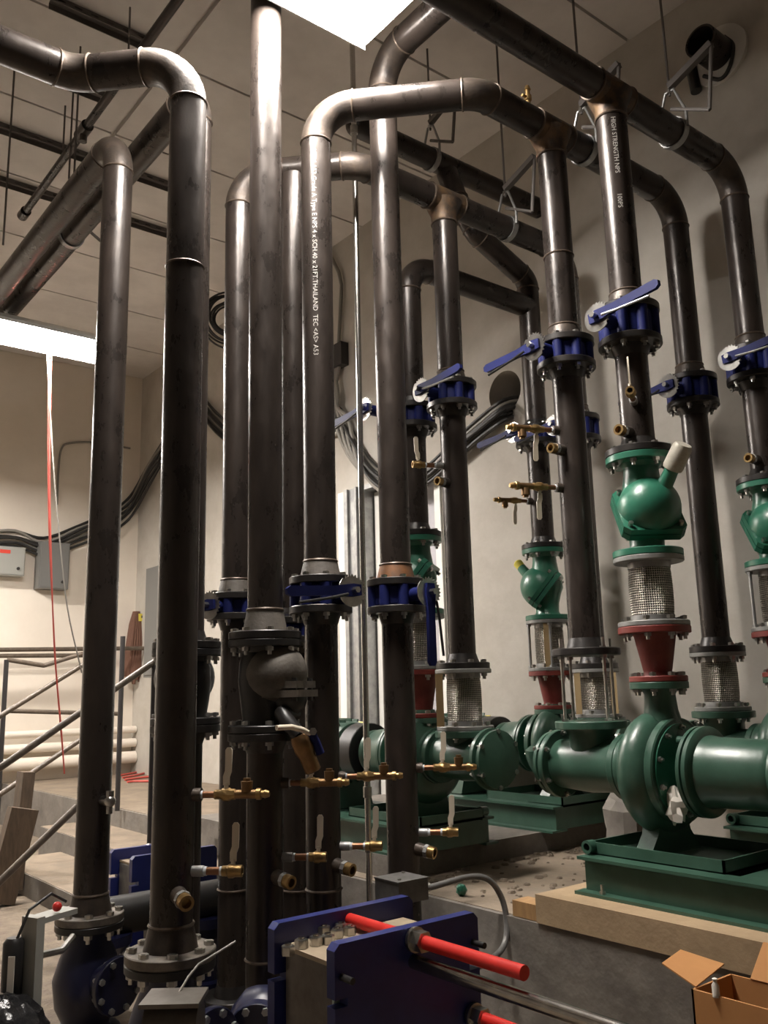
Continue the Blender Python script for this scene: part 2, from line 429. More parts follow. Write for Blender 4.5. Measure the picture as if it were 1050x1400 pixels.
# ------------------------------------------------------------------ valves, connectors, pumps
def butterfly(label, x, y, zt, zb, rz, lever='flat+', R=.15, group='blue lever butterfly valves', stem=.27):
    """wafer valve between flange faces zb..zt; stem along local -x; lever along local +y / -y / down"""
    zc = (zt+zb)/2; h = (zt-zb)/2
    t = thing('butterfly_valve', label, 'valve', (x, y, zc), rz, group)
    part(t, 'body', 'blue', lambda m: m.lathe([(0, -h), (R*.80, -h), (R*.88, -h*.8), (R*.88, h*.8), (R*.80, h), (0, h)], n=40))
    for i in range(8):
        a = 2*PI*(i+.5)/8
        part(t, 'lug', 'blue', lambda m: m.cyl((math.cos(a)*R*.87, math.sin(a)*R*.87, -h*.98), (math.cos(a)*R*.87, math.sin(a)*R*.87, h*.98), .031, n=12))
    bolts(t, (0, 0, 0), (0, 0, 1), R*.9, 8, 2*h+.076, .019)
    part(t, 'stem_neck', 'blue', lambda m: m.cyl((-R*.8, 0, 0), (-stem+.02, 0, 0), .036, n=16))
    hub = V((-stem, 0, 0))
    def plate(m):
        n = 48; pr = []
        for i in range(n):
            a = 2*PI*i/n; rr = .080 if (i % 2 == 0 or not 6 < i < 30) else .067
            pr.append((rr*math.cos(a), rr*math.sin(a)))
        m.prism(pr, hub+V((.006, 0, 0)), (0, 1, 0), (0, 0, 1), .006)
    part(t, 'notch_plate', 'zinc', plate)
    d = {'flat+': V((0, 1, 0)), 'flat-': V((0, -1, 0)), 'down': V((0, 0, -1))}[lever]
    if lever != 'down': d = (d+V((0, 0, .10 if lever == 'flat-' else -.06))).normalized()
    e = V((1, 0, 0)).cross(d)
    ls = -1 if lever == 'flat-' else 1
    o = hub+V((-.02, 0, 0))
    L = .38
    lv = part(t, 'lever', 'blue', lambda m: (m.prism([(-.045, -.026), (.0, -.032), (.12, -.022), (L-.02, -.024), (L, -.012), (L, .012), (L-.02, .024), (.12, .022), (0, .032), (-.045, .026)], o+V((.012, 0, 0)), d, e, .022) if True else 0))
    part(lv, 'latch_handle', 'galv' if lever == 'flat-' else 'black', lambda m: m.sweep([o+V((-.004, 0, 0))+d*.05-e*(.02*ls), o+V((-.004, 0, 0))+d*.14-e*(.035*ls), o+V((-.004, 0, 0))+d*.33-e*(.055*ls)], .007, 8))
    part(lv, 'lever_bolt', 'zinc', lambda m: m.cyl(o+V((-.02, 0, 0)), o+V((.03, 0, 0)), .016, n=6))
    return t

def triple_duty(label, x, y, zb, zt, s, cap, R=.173):
    """angle pattern check and balancing valve; s=+1 bonnet towards -y"""
    H = zt-zb; C0 = V((x-.015, y-.045*s, zb+H*.49))
    t = thing('check_balancing_valve', label, 'valve', (x, y, zb), None, 'green balancing valves')
    part(t, 'flange', 'green', lambda m: m.disc((x, y, zb), (0, 0, 1), R, .036))
    part(t, 'flange', 'green', lambda m: m.disc((x, y, zt-.036), (0, 0, 1), R, .036))
    part(t, 'body', 'green', lambda m: (m.lathe([(.10, .036), (.085, .06), (.088, .12), (.105, H*.36), (.125, H*.45), (.12, H*.55), (0, H*.6)], (x, y, zb), (0, 0, 1), 32),
         m.lathe([(.105, .036), (.088, .06), (.090, .10), (.098, H*.28), (.11, H*.42), (0, H*.55)], (x, y, zt), (0, 0, -1), 32)))
    a = V((-.46, -.60*s, .62)).normalized()
    side = V((0, 0, 1)).cross(a).normalized(); up = a.cross(side)
    part(t, 'bonnet', 'green', lambda m: m.lathe([(0, -.05)]+[(.158*math.cos(PI/2*k/10), -.02+.168*math.sin(PI/2*k/10)) for k in range(10)]+[(0, .148)], C0, a, 36))
    sq = .158; c = .03
    poly = [(-sq+c, -sq), (sq-c, -sq), (sq, -sq+c), (sq, sq-c), (sq-c, sq), (-sq+c, sq), (-sq, sq-c), (-sq, -sq+c)]
    part(t, 'bonnet_flange', 'green', lambda m: m.prism(poly, C0-a*.052, side, up, .032))
    part(t, 'body_flange', 'green', lambda m: m.prism(poly, C0-a*.090, side, up, .032))
    for sx in (-1, 1):
        for sy in (-1, 1):
            p = C0+side*(sx*.125)+up*(sy*.125)
            part(t, 'bolt', 'zinc', lambda m: m.cyl(p-a*.11, p+a*.004, .013, n=6))
    b = V((-.10, -.62*s, .76)).normalized()
    p = C0+a*.05+V((.02, -.035*s, .01))
    part(t, 'stem', 'green', lambda m: m.cyl(p+b*.06, p+b*.155, .040, .034, n=20))
    if cap == 'tall':
        part(t, 'stem_cap', 'cap', lambda m: m.lathe([(0, 0), (.047, 0), (.051, .012), (.049, .115), (.040, .135), (0, .14)], p+b*.150, b, 24))
    else:
        part(t, 'stem_cap', 'yellow', lambda m: m.lathe([(0, 0), (.034, 0), (.036, .05), (.026, .062), (0, .064)], p+b*.150, b, 20))
    bolts(t, (x, y, zt), (0, 0, 1), R*.84, 8, .07, .019)
    return t

def flex(label, x, y, zb, zt, R=.173, rods=0, rodR=None, r=.102, boards=None):
    t = thing('flexible_connector', label, 'connector', (x, y, zb), None, 'braided flexible connectors')
    part(t, 'flange', 'greyflange', lambda m: m.disc((x, y, zb), (0, 0, 1), R, .026))
    part(t, 'flange', 'greyflange', lambda m: m.disc((x, y, zt-.026), (0, 0, 1), R, .026))
    me = MB().lathe([(r*.98, zb-zb+.05)]+[(r*(1+.045*math.sin(PI*k/8)), .05+(zt-zb-.10)*k/8) for k in range(1, 8)]+[(r*.98, zt-zb-.05)], (0, 0, 0), (0, 0, 1), 48).mesh('braid', 'braid')
    ob = bpy.data.objects.new('braid', me); sc.collection.objects.link(ob); ob.parent = t; ob.location = (0, 0, 0)
    for z in (zb+.026, zt-.056):
        part(t, 'collar', 'galv', lambda m: m.tube((x, y, z), (x, y, z+.03), r*1.03, r*.85, 36))
    for i in range(rods):
        a = 2*PI*(i+.5)/rods
        p = V((x+math.cos(a)*R*.88, y+math.sin(a)*R*.88, 0))
        part(t, 'tie_rod', 'galv', lambda m: (m.cyl((p.x, p.y, zb-.04), (p.x, p.y, zt+.04), .010, n=8), m.cyl((p.x, p.y, zb+.026), (p.x, p.y, zb+.042), .019, n=6), m.cyl((p.x, p.y, zt-.042), (p.x, p.y, zt-.026), .019, n=6)))
    h = V((x, y, 0)).normalized(); sd = V((-h.y, h.x, 0))
    for (sx, wdt, mt) in (boards or []):
        c = V((x, y, (zb+zt)/2))-h*(r+.03)+sd*sx
        part(t, 'shipping_board', mt, lambda m: m.obox(c, sd, h, (0, 0, 1), wdt, .012, (zt-zb)/2-.028))
    bolts(t, (x, y, zb+.0), (0, 0, 1), R*.84, 8, .065, .019)
    return t

def reducer(label, x, y, zb, zt, R1=.175, R2=.139):
    t = thing('reducer', label, 'reducer', (x, y, zb), None, 'red cone reducers')
    H = zt-zb
    part(t, 'flange', 'red', lambda m: m.disc((x, y, zt-.034), (0, 0, 1), R1, .034))
    part(t, 'flange', 'red', lambda m: m.disc((x, y, zb), (0, 0, 1), R2, .028))
    part(t, 'cone', 'red', lambda m: m.lathe([(.072, .028), (.066, .045), (.07, .06), (.100, H-.05), (.106, H-.034)], (x, y, zb), (0, 0, 1), 40))
    bolts(t, (x, y, zb), (0, 0, 1), R2*.82, 8, .06, .019)
    return t

def pump(label, x, y, zc, rz, L, zs, zd, zbase, motor=True, ext=0.0):
    """end suction pump; own frame: origin on the shaft axis under the suction inlet, shaft along -y"""
    t = thing('pump', label, 'pump', (x, y, zc), rz, 'green end suction pumps')
    g = 'green2'
    sf = part(t, 'suction_flange', g, lambda m: m.disc((0, 0, zs-.04), (0, 0, 1), .185, .04))
    part(t, 'suction_elbow', g, lambda m: (m.lathe([(.135, zs-.04), (.118, zs-.07), (.115, .02), (.125, 0)], n=32),
         m.lathe([(0, -.215), (.128, -.215), (.13, -.1), (.138, 0), (.13, .12), (.125, .22), (0, .22)], (0, 0, 0), (0, 1, 0), 36)))
    part(t, 'end_cover', g, lambda m: m.lathe([(0, .20), (.172, .20), (.176, .205), (.176, .228), (.15, .232), (.145, .25), (.165, .252), (.165, .272), (.05, .285), (0, .285)], (0, 0, 0), (0, 1, 0), 40))
    bolts(t, (0, .235, 0), (0, 1, 0), .158, 6, .07, .015)
    part(t, 'suction_ring', g, lambda m: m.lathe([(.12, -.20), (.158, -.20), (.162, -.205), (.162, -.235), (.155, -.24), (.165, -.245), (.168, -.28), (.14, -.33)], (0, 0, 0), (0, 1, 0), 40))
    # volute: spiral casing round the shaft
    def vol(m):
        n = 56; rows = []
        for i in range(n):
            th = 2*PI*i/n
            Rv = .262+.052*((th+PI*1.5) % (2*PI))/(2*PI)
            hw = .070+.030*((th+PI*1.5) % (2*PI))/(2*PI)
            sec = [(.10, .115), (.155, .105)]+[(Rv-hw+hw*math.cos(PI/2-PI*k/10), hw*math.sin(PI/2-PI*k/10)) for k in range(11)]+[(.17, -.10), (.10, -.10)]
            i0 = len(m.v)
            for (r, yy_) in sec: m.v.append(V((r*math.sin(th), -L+yy_+.03, -r*math.cos(th))))
            rows.append((i0, len(sec)))
        for i in range(n):
            a, k = rows[i]; b, _ = rows[(i+1) % n]
            for j in range(k-1): m.f.append((a+j, b+j, b+j+1, a+j+1))
    part(t, 'volute', g, vol, 50)
    part(t, 'discharge_neck', g, lambda m: m.lathe([(.115, .14), (.10, .20), (.080, .28), (.074, zd-.06), (.085, zd-.034)], (0, -L, 0), (0, 0, 1), 32))
    part(t, 'discharge_flange', g, lambda m: m.disc((0, -L, zd-.034), (0, 0, 1), .140, .034))
    part(t, 'casing_ring', g, lambda m: m.lathe([(.15, -.045), (.238, -.045), (.243, -.05), (.243, -.084), (.236, -.09), (.15, -.09)], (0, -L, 0), (0, 1, 0), 48))
    part(t, 'back_cover', 'green', lambda m: m.lathe([(.218, -.09), (.218, -.098), (.12, -.105), (.09, -.12), (.07, -.20), (0, -.20)], (0, -L, 0), (0, 1, 0), 40))
    bolts(t, (0, -L-.075, 0), (0, 1, 0), .200, 10, .05, .014)
    part(t, 'shaft', 'galv', lambda m: m.cyl((0, -L-.18, 0), (0, -L-.62-ext, 0), .03, n=16))
    part(t, 'bearing_frame', g, lambda m: m.lathe([(0, -.185), (.200, -.185), (.205, -.190), (.205, -.206), (.19, -.209), (.19, -.214), (.205, -.217), (.205, -.236), (.198, -.242), (.165, -.25), (.158, -.29), (.150, -.44-ext*.6), (.138, -.46-ext*.6), (.146, -.475-ext*.6), (.146, -.50-ext), (.10, -.52-ext), (0, -.52-ext)], (0, -L, 0), (0, 1, 0), 44))
    def yoke(m):
        for a in (-.5, .5, PI-.5, PI+.5):
            c = V((.16*math.sin(a), -L-.165, .16*math.cos(a))); m.cyl(c+V((0, .03, 0)), c-V((0, .03, 0)), .022, n=10)
    part(t, 'yoke_stud', g, yoke)
    part(t, 'coupling_guard', 'black', lambda m: m.lathe([(.05, 0), (.185, 0), (.19, .005), (.19, .14), (.185, .145), (.05, .145)], (0, -L-.545-ext, 0), (0, -1, 0), 36))
    zb = zbase-zc
    zt = zb+.165
    if motor:
        mo = part(t, 'motor', g, lambda m: m.lathe([(0, 0), (.13, 0), (.19, .03), (.2, .06), (.2, .46), (.185, .52), (.19, .525), (.19, .6), (.15, .63), (0, .63)], (0, -L-.70-ext, 0), (0, -1, 0), 40))
        for k in range(24):
            a = 2*PI*k/24
            part(mo, 'fin', g, lambda m: m.obox((.207*math.sin(a), -L-.96-ext, .207*math.cos(a)), (math.sin(a), 0, math.cos(a)), (0, 1, 0), (math.cos(a), 0, -math.sin(a)), .014, .19, .004))
        part(mo, 'rating_label', 'yellow', lambda m: m.obox((-.13, -L-.80-ext, .163), (.78, 0, .63), (0, 1, 0), (-.63, 0, .78), .04, .045, .006))
        part(mo, 'terminal_box', g, lambda m: m.box((-.29, -L-1.05-ext, -.02), (-.19, -L-.9-ext, .1)))
        part(t, 'motor_foot', g, lambda m: m.prism([(-.2, zt), (.2, zt), (.13, -.12), (-.13, -.12)], (0, -L-.8-ext, 0), (1, 0, 0), (0, 0, 1), .30))
    part(t, 'pedestal', g, lambda m: (m.prism([(-.20, zt), (.20, zt), (.19, zt+.03), (.13, zt+.10), (.10, -.16), (-.10, -.16), (-.13, zt+.10), (-.19, zt+.03)], (0, -L+.07, 0), (1, 0, 0), (0, 0, 1), .09),
         m.prism([(-.008, 0), (.008, 0), (.008, .22), (-.008, .22)], (-.105, -L+.035, zt), (1, .5, 0), (0, 0, 1), .04)))
    def beam(m, s):
        x0 = s*.30; y0, y1 = -.16, -1.75
        m.box((x0-.012, y1, zb+.014), (x0+.012, y0, zt-.014))
        m.box((x0-.075, y1, zb), (x0+.03 if s < 0 else x0+.075, y0+.02, zb+.014)); m.box((x0-.05, y1, zt-.014), (x0+.05, y0+.015, zt))
    for s in (-1, 1): part(t, 'base_beam', g, lambda m: beam(m, s))
    part(t, 'end_plate', g, lambda m: m.box((-.287, -.175, zb+.014), (.287, -.16, zt-.014)))
    part(t, 'base_plate', g, lambda m: m.box((-.288, -1.75, zt-.03), (.288, -.9, zt-.008)))
    def tray(m):
        z0, z1 = zt-.002, zt+.055; x0, x1, y0, y1 = -.26, .26, -.86, -.14
        m.box((x0, y0, z0), (x1, y1, z0+.008)); m.box((x0, y0, z0), (x0+.01, y1, z1)); m.box((x1-.01, y0, z0), (x1, y1, z1)); m.box((x0, y0, z0), (x1, y0+.01, z1)); m.box((x0, y1-.01, z0), (x1, y1, z1))
    part(t, 'drip_tray', g, tray)
    part(t, 'drain_socket', g, lambda m: m.tube((-.25, -.165, zt+.035), (-.30, -.165, zt+.035), .030, .018, 20))
    for yy_ in (-.28, -1.2):
        part(t, 'anchor_bolt', 'zinc', lambda m: (m.cyl((-.345, yy_, zb+.014), (-.345, yy_, zb+.055), .008, n=8), m.cyl((-.345, yy_, zb+.014), (-.345, yy_, zb+.026), .015, n=6)))
    return t

# brass drain / gauge valves: own frame along +x, lever up
def ball_valve(label, loc, rz, kind, group):
    t = thing('ball_valve', label, 'valve', loc, rz, group)
    if kind == 'long':
        part(t, 'boss', 'fitting', lambda m: m.cyl((-.01, 0, 0), (.035, 0, 0), .026, n=20))
        part(t, 'nipple', 'copper', lambda m: m.cyl((.035, 0, 0), (.10, 0, 0), .0135, n=16))
        part(t, 'body', 'brass', lambda m: m.lathe([(0, .09), (.019, .09), (.019, .115), (.026, .125), (.026, .15), (.021, .16), (.021, .175), (0, .175)], (0, 0, 0), (1, 0, 0), 8))
        part(t, 'thread_tape', 'tape', lambda m: (m.cyl((.031, 0, 0), (.042, 0, 0), .0165, n=14), m.cyl((.176, 0, 0), (.184, 0, 0), .016, n=14)))
        part(t, 'tee', 'bronze', lambda m: (m.cyl((.17, 0, 0), (.275, 0, 0), .018, n=16), m.lathe([(0, 0), (.022, 0), (.024, .04), (0, .042)], (.222, 0, .01), (0, 0, 1), 16), m.cyl((.222, 0, .05), (.222, 0, .062), .016, n=6)))
        part(t, 'plug', 'brass', lambda m: m.lathe([(0, 0), (.023, 0), (.023, .018), (.015, .02), (.015, .032), (.018, .034), (.012, .052), (0, .052)], (.262, 0, 0), (1, 0, 0), 10))
        lx = .137
    else:
        part(t, 'boss', 'galv', lambda m: m.cyl((-.01, 0, 0), (.05, 0, 0), .021, n=20))
        part(t, 'thread_tape', 'tape', lambda m: (m.cyl((.048, 0, 0), (.062, 0, 0), .0175, n=14), m.cyl((.115, 0, 0), (.13, 0, 0), .0175, n=14)))
        part(t, 'nipple', 'copper', lambda m: m.cyl((.055, 0, 0), (.13, 0, 0), .0155, n=16))
        part(t, 'body', 'brass', lambda m: m.lathe([(.012, .125), (.021, .125), (.021, .145), (.027, .152), (.027, .17), (.023, .178), (.023, .205), (.014, .205), (.014, .15)], (0, 0, 0), (1, 0, 0), 10))
        lx = .168
    part(t, 'lever', 'lever', lambda m: (m.cyl((lx, 0, .018), (lx, 0, .045), .009, n=10),
         m.prism([(lx-.013, .036), (lx+.013, .036), (lx+.014, .066), (lx+.022, .088), (lx+.024, .172), (lx+.017, .182), (lx+.003, .182), (lx-.004, .172), (lx-.005, .092), (lx-.013, .070)], (0, .004, 0), (1, 0, 0), (0, 0, 1), .008)))
    return t
def thermowell(label, loc, rz, mt2='brass', s=1.0, group='brass thermowell sockets', tilt=0):
    t = thing('thermowell_socket', label, 'socket', loc, rz, group)
    t.rotation_euler = (0, tilt, rz); t.scale = (s, s, s)
    part(t, 'boss', 'fitting', lambda m: m.cyl((-.02, 0, 0), (.045, 0, 0), .034, .031, n=20))
    part(t, 'bushing', 'galv', lambda m: m.cyl((.045, 0, 0), (.065, 0, 0), .034, n=8))
    part(t, 'socket', mt2, lambda m: m.lathe([(0, .065), (.030, .065), (.030, .10), (.019, .10), (.017, .075), (0, .075)], (0, 0, 0), (1, 0, 0), 20))
    return t
# ------------------------------------------------------------------ headers and risers
XA, XB = 3.80, 5.055
YE, YD1, YD, YC = 3.085, 2.65, 4.04, 4.435    # suction / discharge lines of the near and far pumps
ZH = 4.865
VF = .038                                     # flange thickness at the valves

def tee(parent, x, y, z, r=RP, branch=.17):
    part(parent, 'tee', 'rust', lambda m: (m.sweep([(x-.14, y, z), (x+.14, y, z)], r*1.05, 32), m.lathe([(r*1.5, .02), (r*1.22, .08), (r*1.06, .11), (r*1.05, branch), (0, branch)], (x, y, z), (0, 0, -1), 32)))
    for s in (-1, 1): part(parent, 'weld_bead', 'weld', lambda m: m.torus((x+s*.14, y, z), (1, 0, 0), r*1.03, .007, 32, 6))
    part(parent, 'weld_bead', 'weld', lambda m: m.torus((x, y, z-branch), (0, 0, 1), r*1.03, .007, 32, 6))

def vrows(x, y, top, bot, R=.165):
    """valve faces from the rows where the rims of its two flanges begin and end"""
    return zr(x, y, top, R)-VF, zr(x, y, bot, R)+VF
V_F = vrows(XA, YD1, 405, 460); V_E = vrows(XA, YE, 452, 493); V_I = vrows(XB, YE, 506, 548); V_J = vrows(XB, YD1, 466, 512)
V_D = vrows(XA, YD, 513, 550); V_C = vrows(XA, YC, 546, 580); V_G = vrows(XB, YC, 577, 603); V_E2 = vrows(XB, YD, 562, 598)

# discharge header of the near pumps
h1 = thing('pipe_header', 'black steel header nearest the ceiling corner with two drops at the far right', 'pipe', (XA, YD1, ZH))
run(h1, [(XL+.002, YD1, ZH), (XB, YD1, ZH), (XB, YD1, V_J[0]+VF)])
tee(h1, XA, YD1, ZH)
run(h1, [(XA, YD1, ZH-.17), (XA, YD1, V_F[0]+VF)])
for x, v in ((XA, V_F), (XB, V_J)): wn_flange(h1, x, YD1, v[0], 1, hubmt='fitting')
# suction header of the near pumps
P4 = (2.55, 3.74)
h2 = thing('pipe_header', 'black steel header arching over from the stencilled riser to the nearest pump suction', 'pipe', (P4[0], P4[1], ZH))
v4 = vrows(*P4, 784, 836, .16)
run(h2, [(*P4, v4[0]+VF), (*P4, ZH), (P4[0]+P4[1]-YE, YE, ZH), (XB, YE, ZH), (XB, YE, V_I[0]+VF)])
tee(h2, XA, YE, ZH)
run(h2, [(XA, YE, ZH-.17), (XA, YE, V_E[0]+VF)])
part(h2, 'weld_bead', 'weld', lambda m: m.torus((XA, YE, zr(XA, YE, 352)), (0, 0, 1), RP, .006, 32, 6))
for x, v in ((XA, V_E), (XB, V_I)): wn_flange(h2, x, YE, v[0], 1, hubmt='fitting')
wn_flange(h2, *P4, v4[0], 1, R=.16, hubmt='castgrey')
# suction header of the far pumps
P3B = (2.525, 4.577)
h3 = thing('pipe_header', 'black steel header behind the tall front risers with one rusty tee', 'pipe', (P3B[0], P3B[1], ZH))
v3b = vrows(*P3B, 808, 846)
run(h3, [(*P3B, v3b[0]+VF), (*P3B, ZH), (P3B[0]+P3B[1]-YD, YD, ZH), (XB, YD, ZH), (XB, YD, V_E2[0]+VF)])
tee(h3, XA, YD, ZH)
run(h3, [(XA, YD, ZH-.17), (XA, YD, V_D[0]+VF)])
part(h3, 'rusty_collar', 'orange', lambda m: m.tube((2.86, 4.242, ZH), (2.93, 4.172, ZH), RP*1.02, RP*.9, 32))
for x, v in ((XA, V_D), (XB, V_E2)): wn_flange(h3, x, YD, v[0], 1, hubmt='fitting')
wn_flange(h3, *P3B, v3b[0], 1, hubmt='castgrey')
# discharge header of the far pumps, two levels
P4B = (2.775, 4.327); ZH4 = 5.64
v4b = vrows(*P4B, 842, 878)
h4 = thing('pipe_header', 'dark steel header running highest under the ceiling behind the rusty tee', 'pipe', (3.5, 4.6, ZH4))
run(h4, [(3.50, 4.60, ZH4), (XW-.002, 4.60, ZH4)], elbow='pipe')
part(h4, 'end_cap', 'pipe', lambda m: m.sphere((3.50, 4.60, ZH4), RP*1.01, 24, 12))
run(h3, [(*P4B, v4b[0]+VF), (*P4B, ZH-.05)])
wn_flange(h3, *P4B, v4b[0], 1)
h5 = thing('pipe_header', 'dark steel branch joining the two far discharge risers below the header', 'pipe', (XA, YC, 4.56))
run(h5, [(XA, YC, V_C[0]+VF), (XA, YC, 4.565), (XB, YC, 4.565)], elbow='pipe', BR=.2)
run(h5, [(XB, YC, V_G[0]+VF), (XB, YC, 4.80), (4.52, YC+.02, 5.04), (4.40, YC+.08, 5.30), (4.38, 4.60, ZH4-.06)], elbow='pipe', BR=.13)
wn_flange(h5, XA, YC, V_C[0], 1); wn_flange(h5, XB, YC, V_G[0], 1)

# tall risers on the lower floor
P5 = (3.05, 3.745); v5 = vrows(*P5, 788, 836, .16); Z5 = 5.42
r5 = thing('steel_riser', 'tall black riser bending back towards the camera beside the thin conduit', 'pipe', (*P5, v5[0]))
run(r5, [(*P5, v5[0]+VF), (*P5, Z5), (P5[0], YF+.002, Z5)])
wn_flange(r5, *P5, v5[0], 1, R=.16, hubmt='orange')
P3 = (2.20, 3.70); z3 = zr(*P3, 863, .172)
r3 = thing('steel_riser', 'tall black riser running straight up into the glare of the top light', 'pipe', (*P3, z3))
run(r3, [(*P3, z3), (*P3, ZC-.002)])
wn_flange(r3, *P3, z3-.03, 1, R=.172, hub=.07, hubmt='castgrey')
P1 = (1.757, 4.644); z1 = zr(*P1, 1250, 0)
r1 = thing('steel_riser', 'leftmost black riser with its elbow turning away to the far wall', 'pipe', (*P1, z1))
run(r1, [(*P1, z1), (*P1, 4.86), (P1[0], YB-.002, 4.86)])
wn_flange(r1, *P1, z1-.03, 1, R=.165, hub=.06, mt='dustflange', hubmt='fitting')
P2 = (1.64, 3.47); z2 = zr(*P2, 1300, 0)
r2 = thing('steel_riser', 'thickest looking riser at the left with a double bend running out of frame', 'pipe', (*P2, z2))
run(r2, [(*P2, z2), (*P2, 4.57), (1.235, 3.875, 4.57), (XL+.002, 3.875, 4.57)])
part(r2, 'weld_bead', 'weld', lambda m: m.torus((*P2, zr(*P2, 366)), (0, 0, 1), RP, .005, 32, 6))
wn_flange(r2, *P2, z2-.03, 1, R=.175, hub=.06, mt='dustflange', hubmt='fitting')
P2B = (2.008, 4.136); z2b = zr(*P2B, 880)
r2b = thing('steel_riser', 'black riser hidden behind the thickest looking left riser', 'pipe', (*P2B, z2b))
run(r2b, [(*P2B, z2b), (*P2B, 5.0), (P2B[0], YB-.002, 5.0)])
wn_flange(r2b, *P2B, z2b-.03, 1, R=.17)

# stencilled lettering wrapped round the pipe
def stencil(parent, txt, x, y, ztop, height, az, r):
    cu = bpy.data.curves.new('lettering', 'FONT'); cu.body = txt; cu.size = height*1.35; cu.resolution_u = 2
    to = bpy.data.objects.new('lettering', cu); sc.collection.objects.link(to)
    bpy.context.view_layer.update()
    me = bpy.data.meshes.new_from_object(to.evaluated_get(bpy.context.evaluated_depsgraph_get()))
    bpy.data.objects.remove(to); bpy.data.curves.remove(cu)
    off = V(ORG[root_of(parent).name])
    for v in me.vertices:
        a = az+(v.co.y-height*.5)/r
        v.co = V((x+math.cos(a)*(r+.0012), y+math.sin(a)*(r+.0012), ztop-v.co.x))-off
    me.materials.clear(); me.materials.append(MT['print'])
    ob = bpy.data.objects.new('lettering', me); sc.collection.objects.link(ob); ob.parent = parent
    return ob
camaz = lambda p: math.atan2(-p[1], -p[0])
stencil(h2, 'ASTM A53 Grade A Type E NPS 4 x SCH.40 x 21FT.THAILAND  TEC <AS> A53', P4[0], P4[1], zr(*P4, 214), .027, camaz(P4)-.12, RP)
stencil(h1, 'HIGH STRENGTH NPS', XA, YD1, zr(XA, YD1, 172), .026, camaz((XA, YD1))+.15, RP)
stencil(h1, '100PS', XA, YD1, zr(XA, YD1, 275), .026, camaz((XA, YD1))+.15, RP)

# spools below the valves
def spool(label, x, y, v, zbot, Rt=.165, Rb=.173, bmt='flange', r=RP, hubb=.055, group='black pipe spools under valves', hubmt=None, nb=False):
    """pipe piece between valve underside v[1] and a flange face at zbot"""
    t = thing('pipe_spool', label, 'pipe', (x, y, zbot), None, group)
    wn_flange(t, x, y, v[1], -1, R=Rt, r=r)
    run(t, [(x, y, v[1]-.03), (x, y, zbot+.03)], r=r)
    if zbot > 0: wn_flange(t, x, y, zbot, 1, R=Rb, r=r, mt=bmt, hub=hubb, hubmt=hubmt)
    if nb: bolts(t, (x, y, zbot+.006), (0, 0, 1), Rb*.84, 8, .066, .019)
    return t
zf = lambda x, y, row, R: zr(x, y, row, R)
# column F: discharge of the nearest pump
zF1 = zf(XA, YD1, 614, .173); zF2 = zf(XA, YD1, 756, .175); zF3 = zf(XA, YD1, 854, .175); zF4 = zf(XA, YD1, 932, .139)
sF = spool('short black spool with brass taps above the nearest green balancing valve', XA, YD1, V_F, zF1)
butterfly('blue lever butterfly valve above the nearest green balancing valve, lever slanting up', XA, YD1, *V_F, 0, 'flat-')
triple_duty('bright green balancing valve with pale plastic cap above the nearest pump', XA, YD1, zF2, zF1, 1, 'tall')
flex('braided steel connector between the nearest green balancing valve and red reducer', XA, YD1, zF3, zF2)
reducer('dark red cone reducer on top of the nearest pump', XA, YD1, zF4, zF3)
# column J: discharge of the second near pump
zJ1 = zf(XB, YD1, 654, .173); zJ2 = zf(XB, YD1, 770, .173); zJ3 = zf(XB, YD1, 861, .173); zJ4 = zf(XB, YD1, 925, .139)
sJ = spool('black spool with one brass tap at the right edge of the picture', XB, YD1, V_J, zJ1)
butterfly('blue lever butterfly valve at the right edge of the picture', XB, YD1, *V_J, 0, 'flat-')
triple_duty('green balancing valve half cut off by the right edge', XB, YD1, zJ2, zJ1, 1, 'tall')
flex('braided steel connector with tie rods at the right edge of the picture', XB, YD1, zJ3, zJ2, rods=4)
reducer('red cone reducer at the right edge of the picture', XB, YD1, zJ4, zJ3)
# column I: suction of the second near pump
zI1 = zf(XB, YE, 891, .165); zI2 = zf(XB, YE, 973, .165)
sI = spool('long black spool running down behind the nearest green balancing valve', XB, YE, V_I, zI1, Rb=.165, nb=True)
butterfly('blue lever butterfly valve between the two right discharge risers', XB, YE, *V_I, 0, 'flat+')
flex('braided steel connector standing behind the nearest pump', XB, YE, zI2, zI1, R=.165)
# column E: suction of the nearest pump, tie rods only
zE1 = zf(XA, YE, 895, .185); zE2 = zf(XA, YE, 987, .185)
sE = spool('long black spool ending in a flange with four bare threaded rods', XA, YE, V_E, zE1, Rb=.18)
butterfly('blue lever butterfly valve above the nearest pump suction, lever pointing to the left', XA, YE, *V_E, 0, 'flat+')
for i in range(4):
    a = 2*PI*(i+.5)/4+.5
    p = V((XA+math.cos(a)*.155, YE+math.sin(a)*.155, 0))
    part(sE, 'threaded_rod', 'zinc', lambda m: (m.cyl((p.x, p.y, zE2+.001), (p.x, p.y, zE1+.09), .0085, n=8), m.cyl((p.x, p.y, zE1-.016), (p.x, p.y, zE1-.001), .019, n=6), m.cyl((p.x, p.y, zE1+.03), (p.x, p.y, zE1+.045), .019, n=6), m.cyl((p.x, p.y, zE2), (p.x, p.y, zE2+.014), .019, n=6)))
# column D: suction of the far left pump
zD1 = zf(XA, YD, 914, .165); zD2 = zf(XA, YD, 1000, .172)
sD = spool('long black spool in the middle standing on a braided connector', XA, YD, V_D, zD1, Rb=.165, nb=True)
butterfly('blue lever butterfly valve in the middle on the riser with the rusty tee', XA, YD, *V_D, 0, 'flat-')
flex('braided steel connector under the middle black spool', XA, YD, zD2, zD1, R=.172, boards=[(.145, .022, 'tan')])
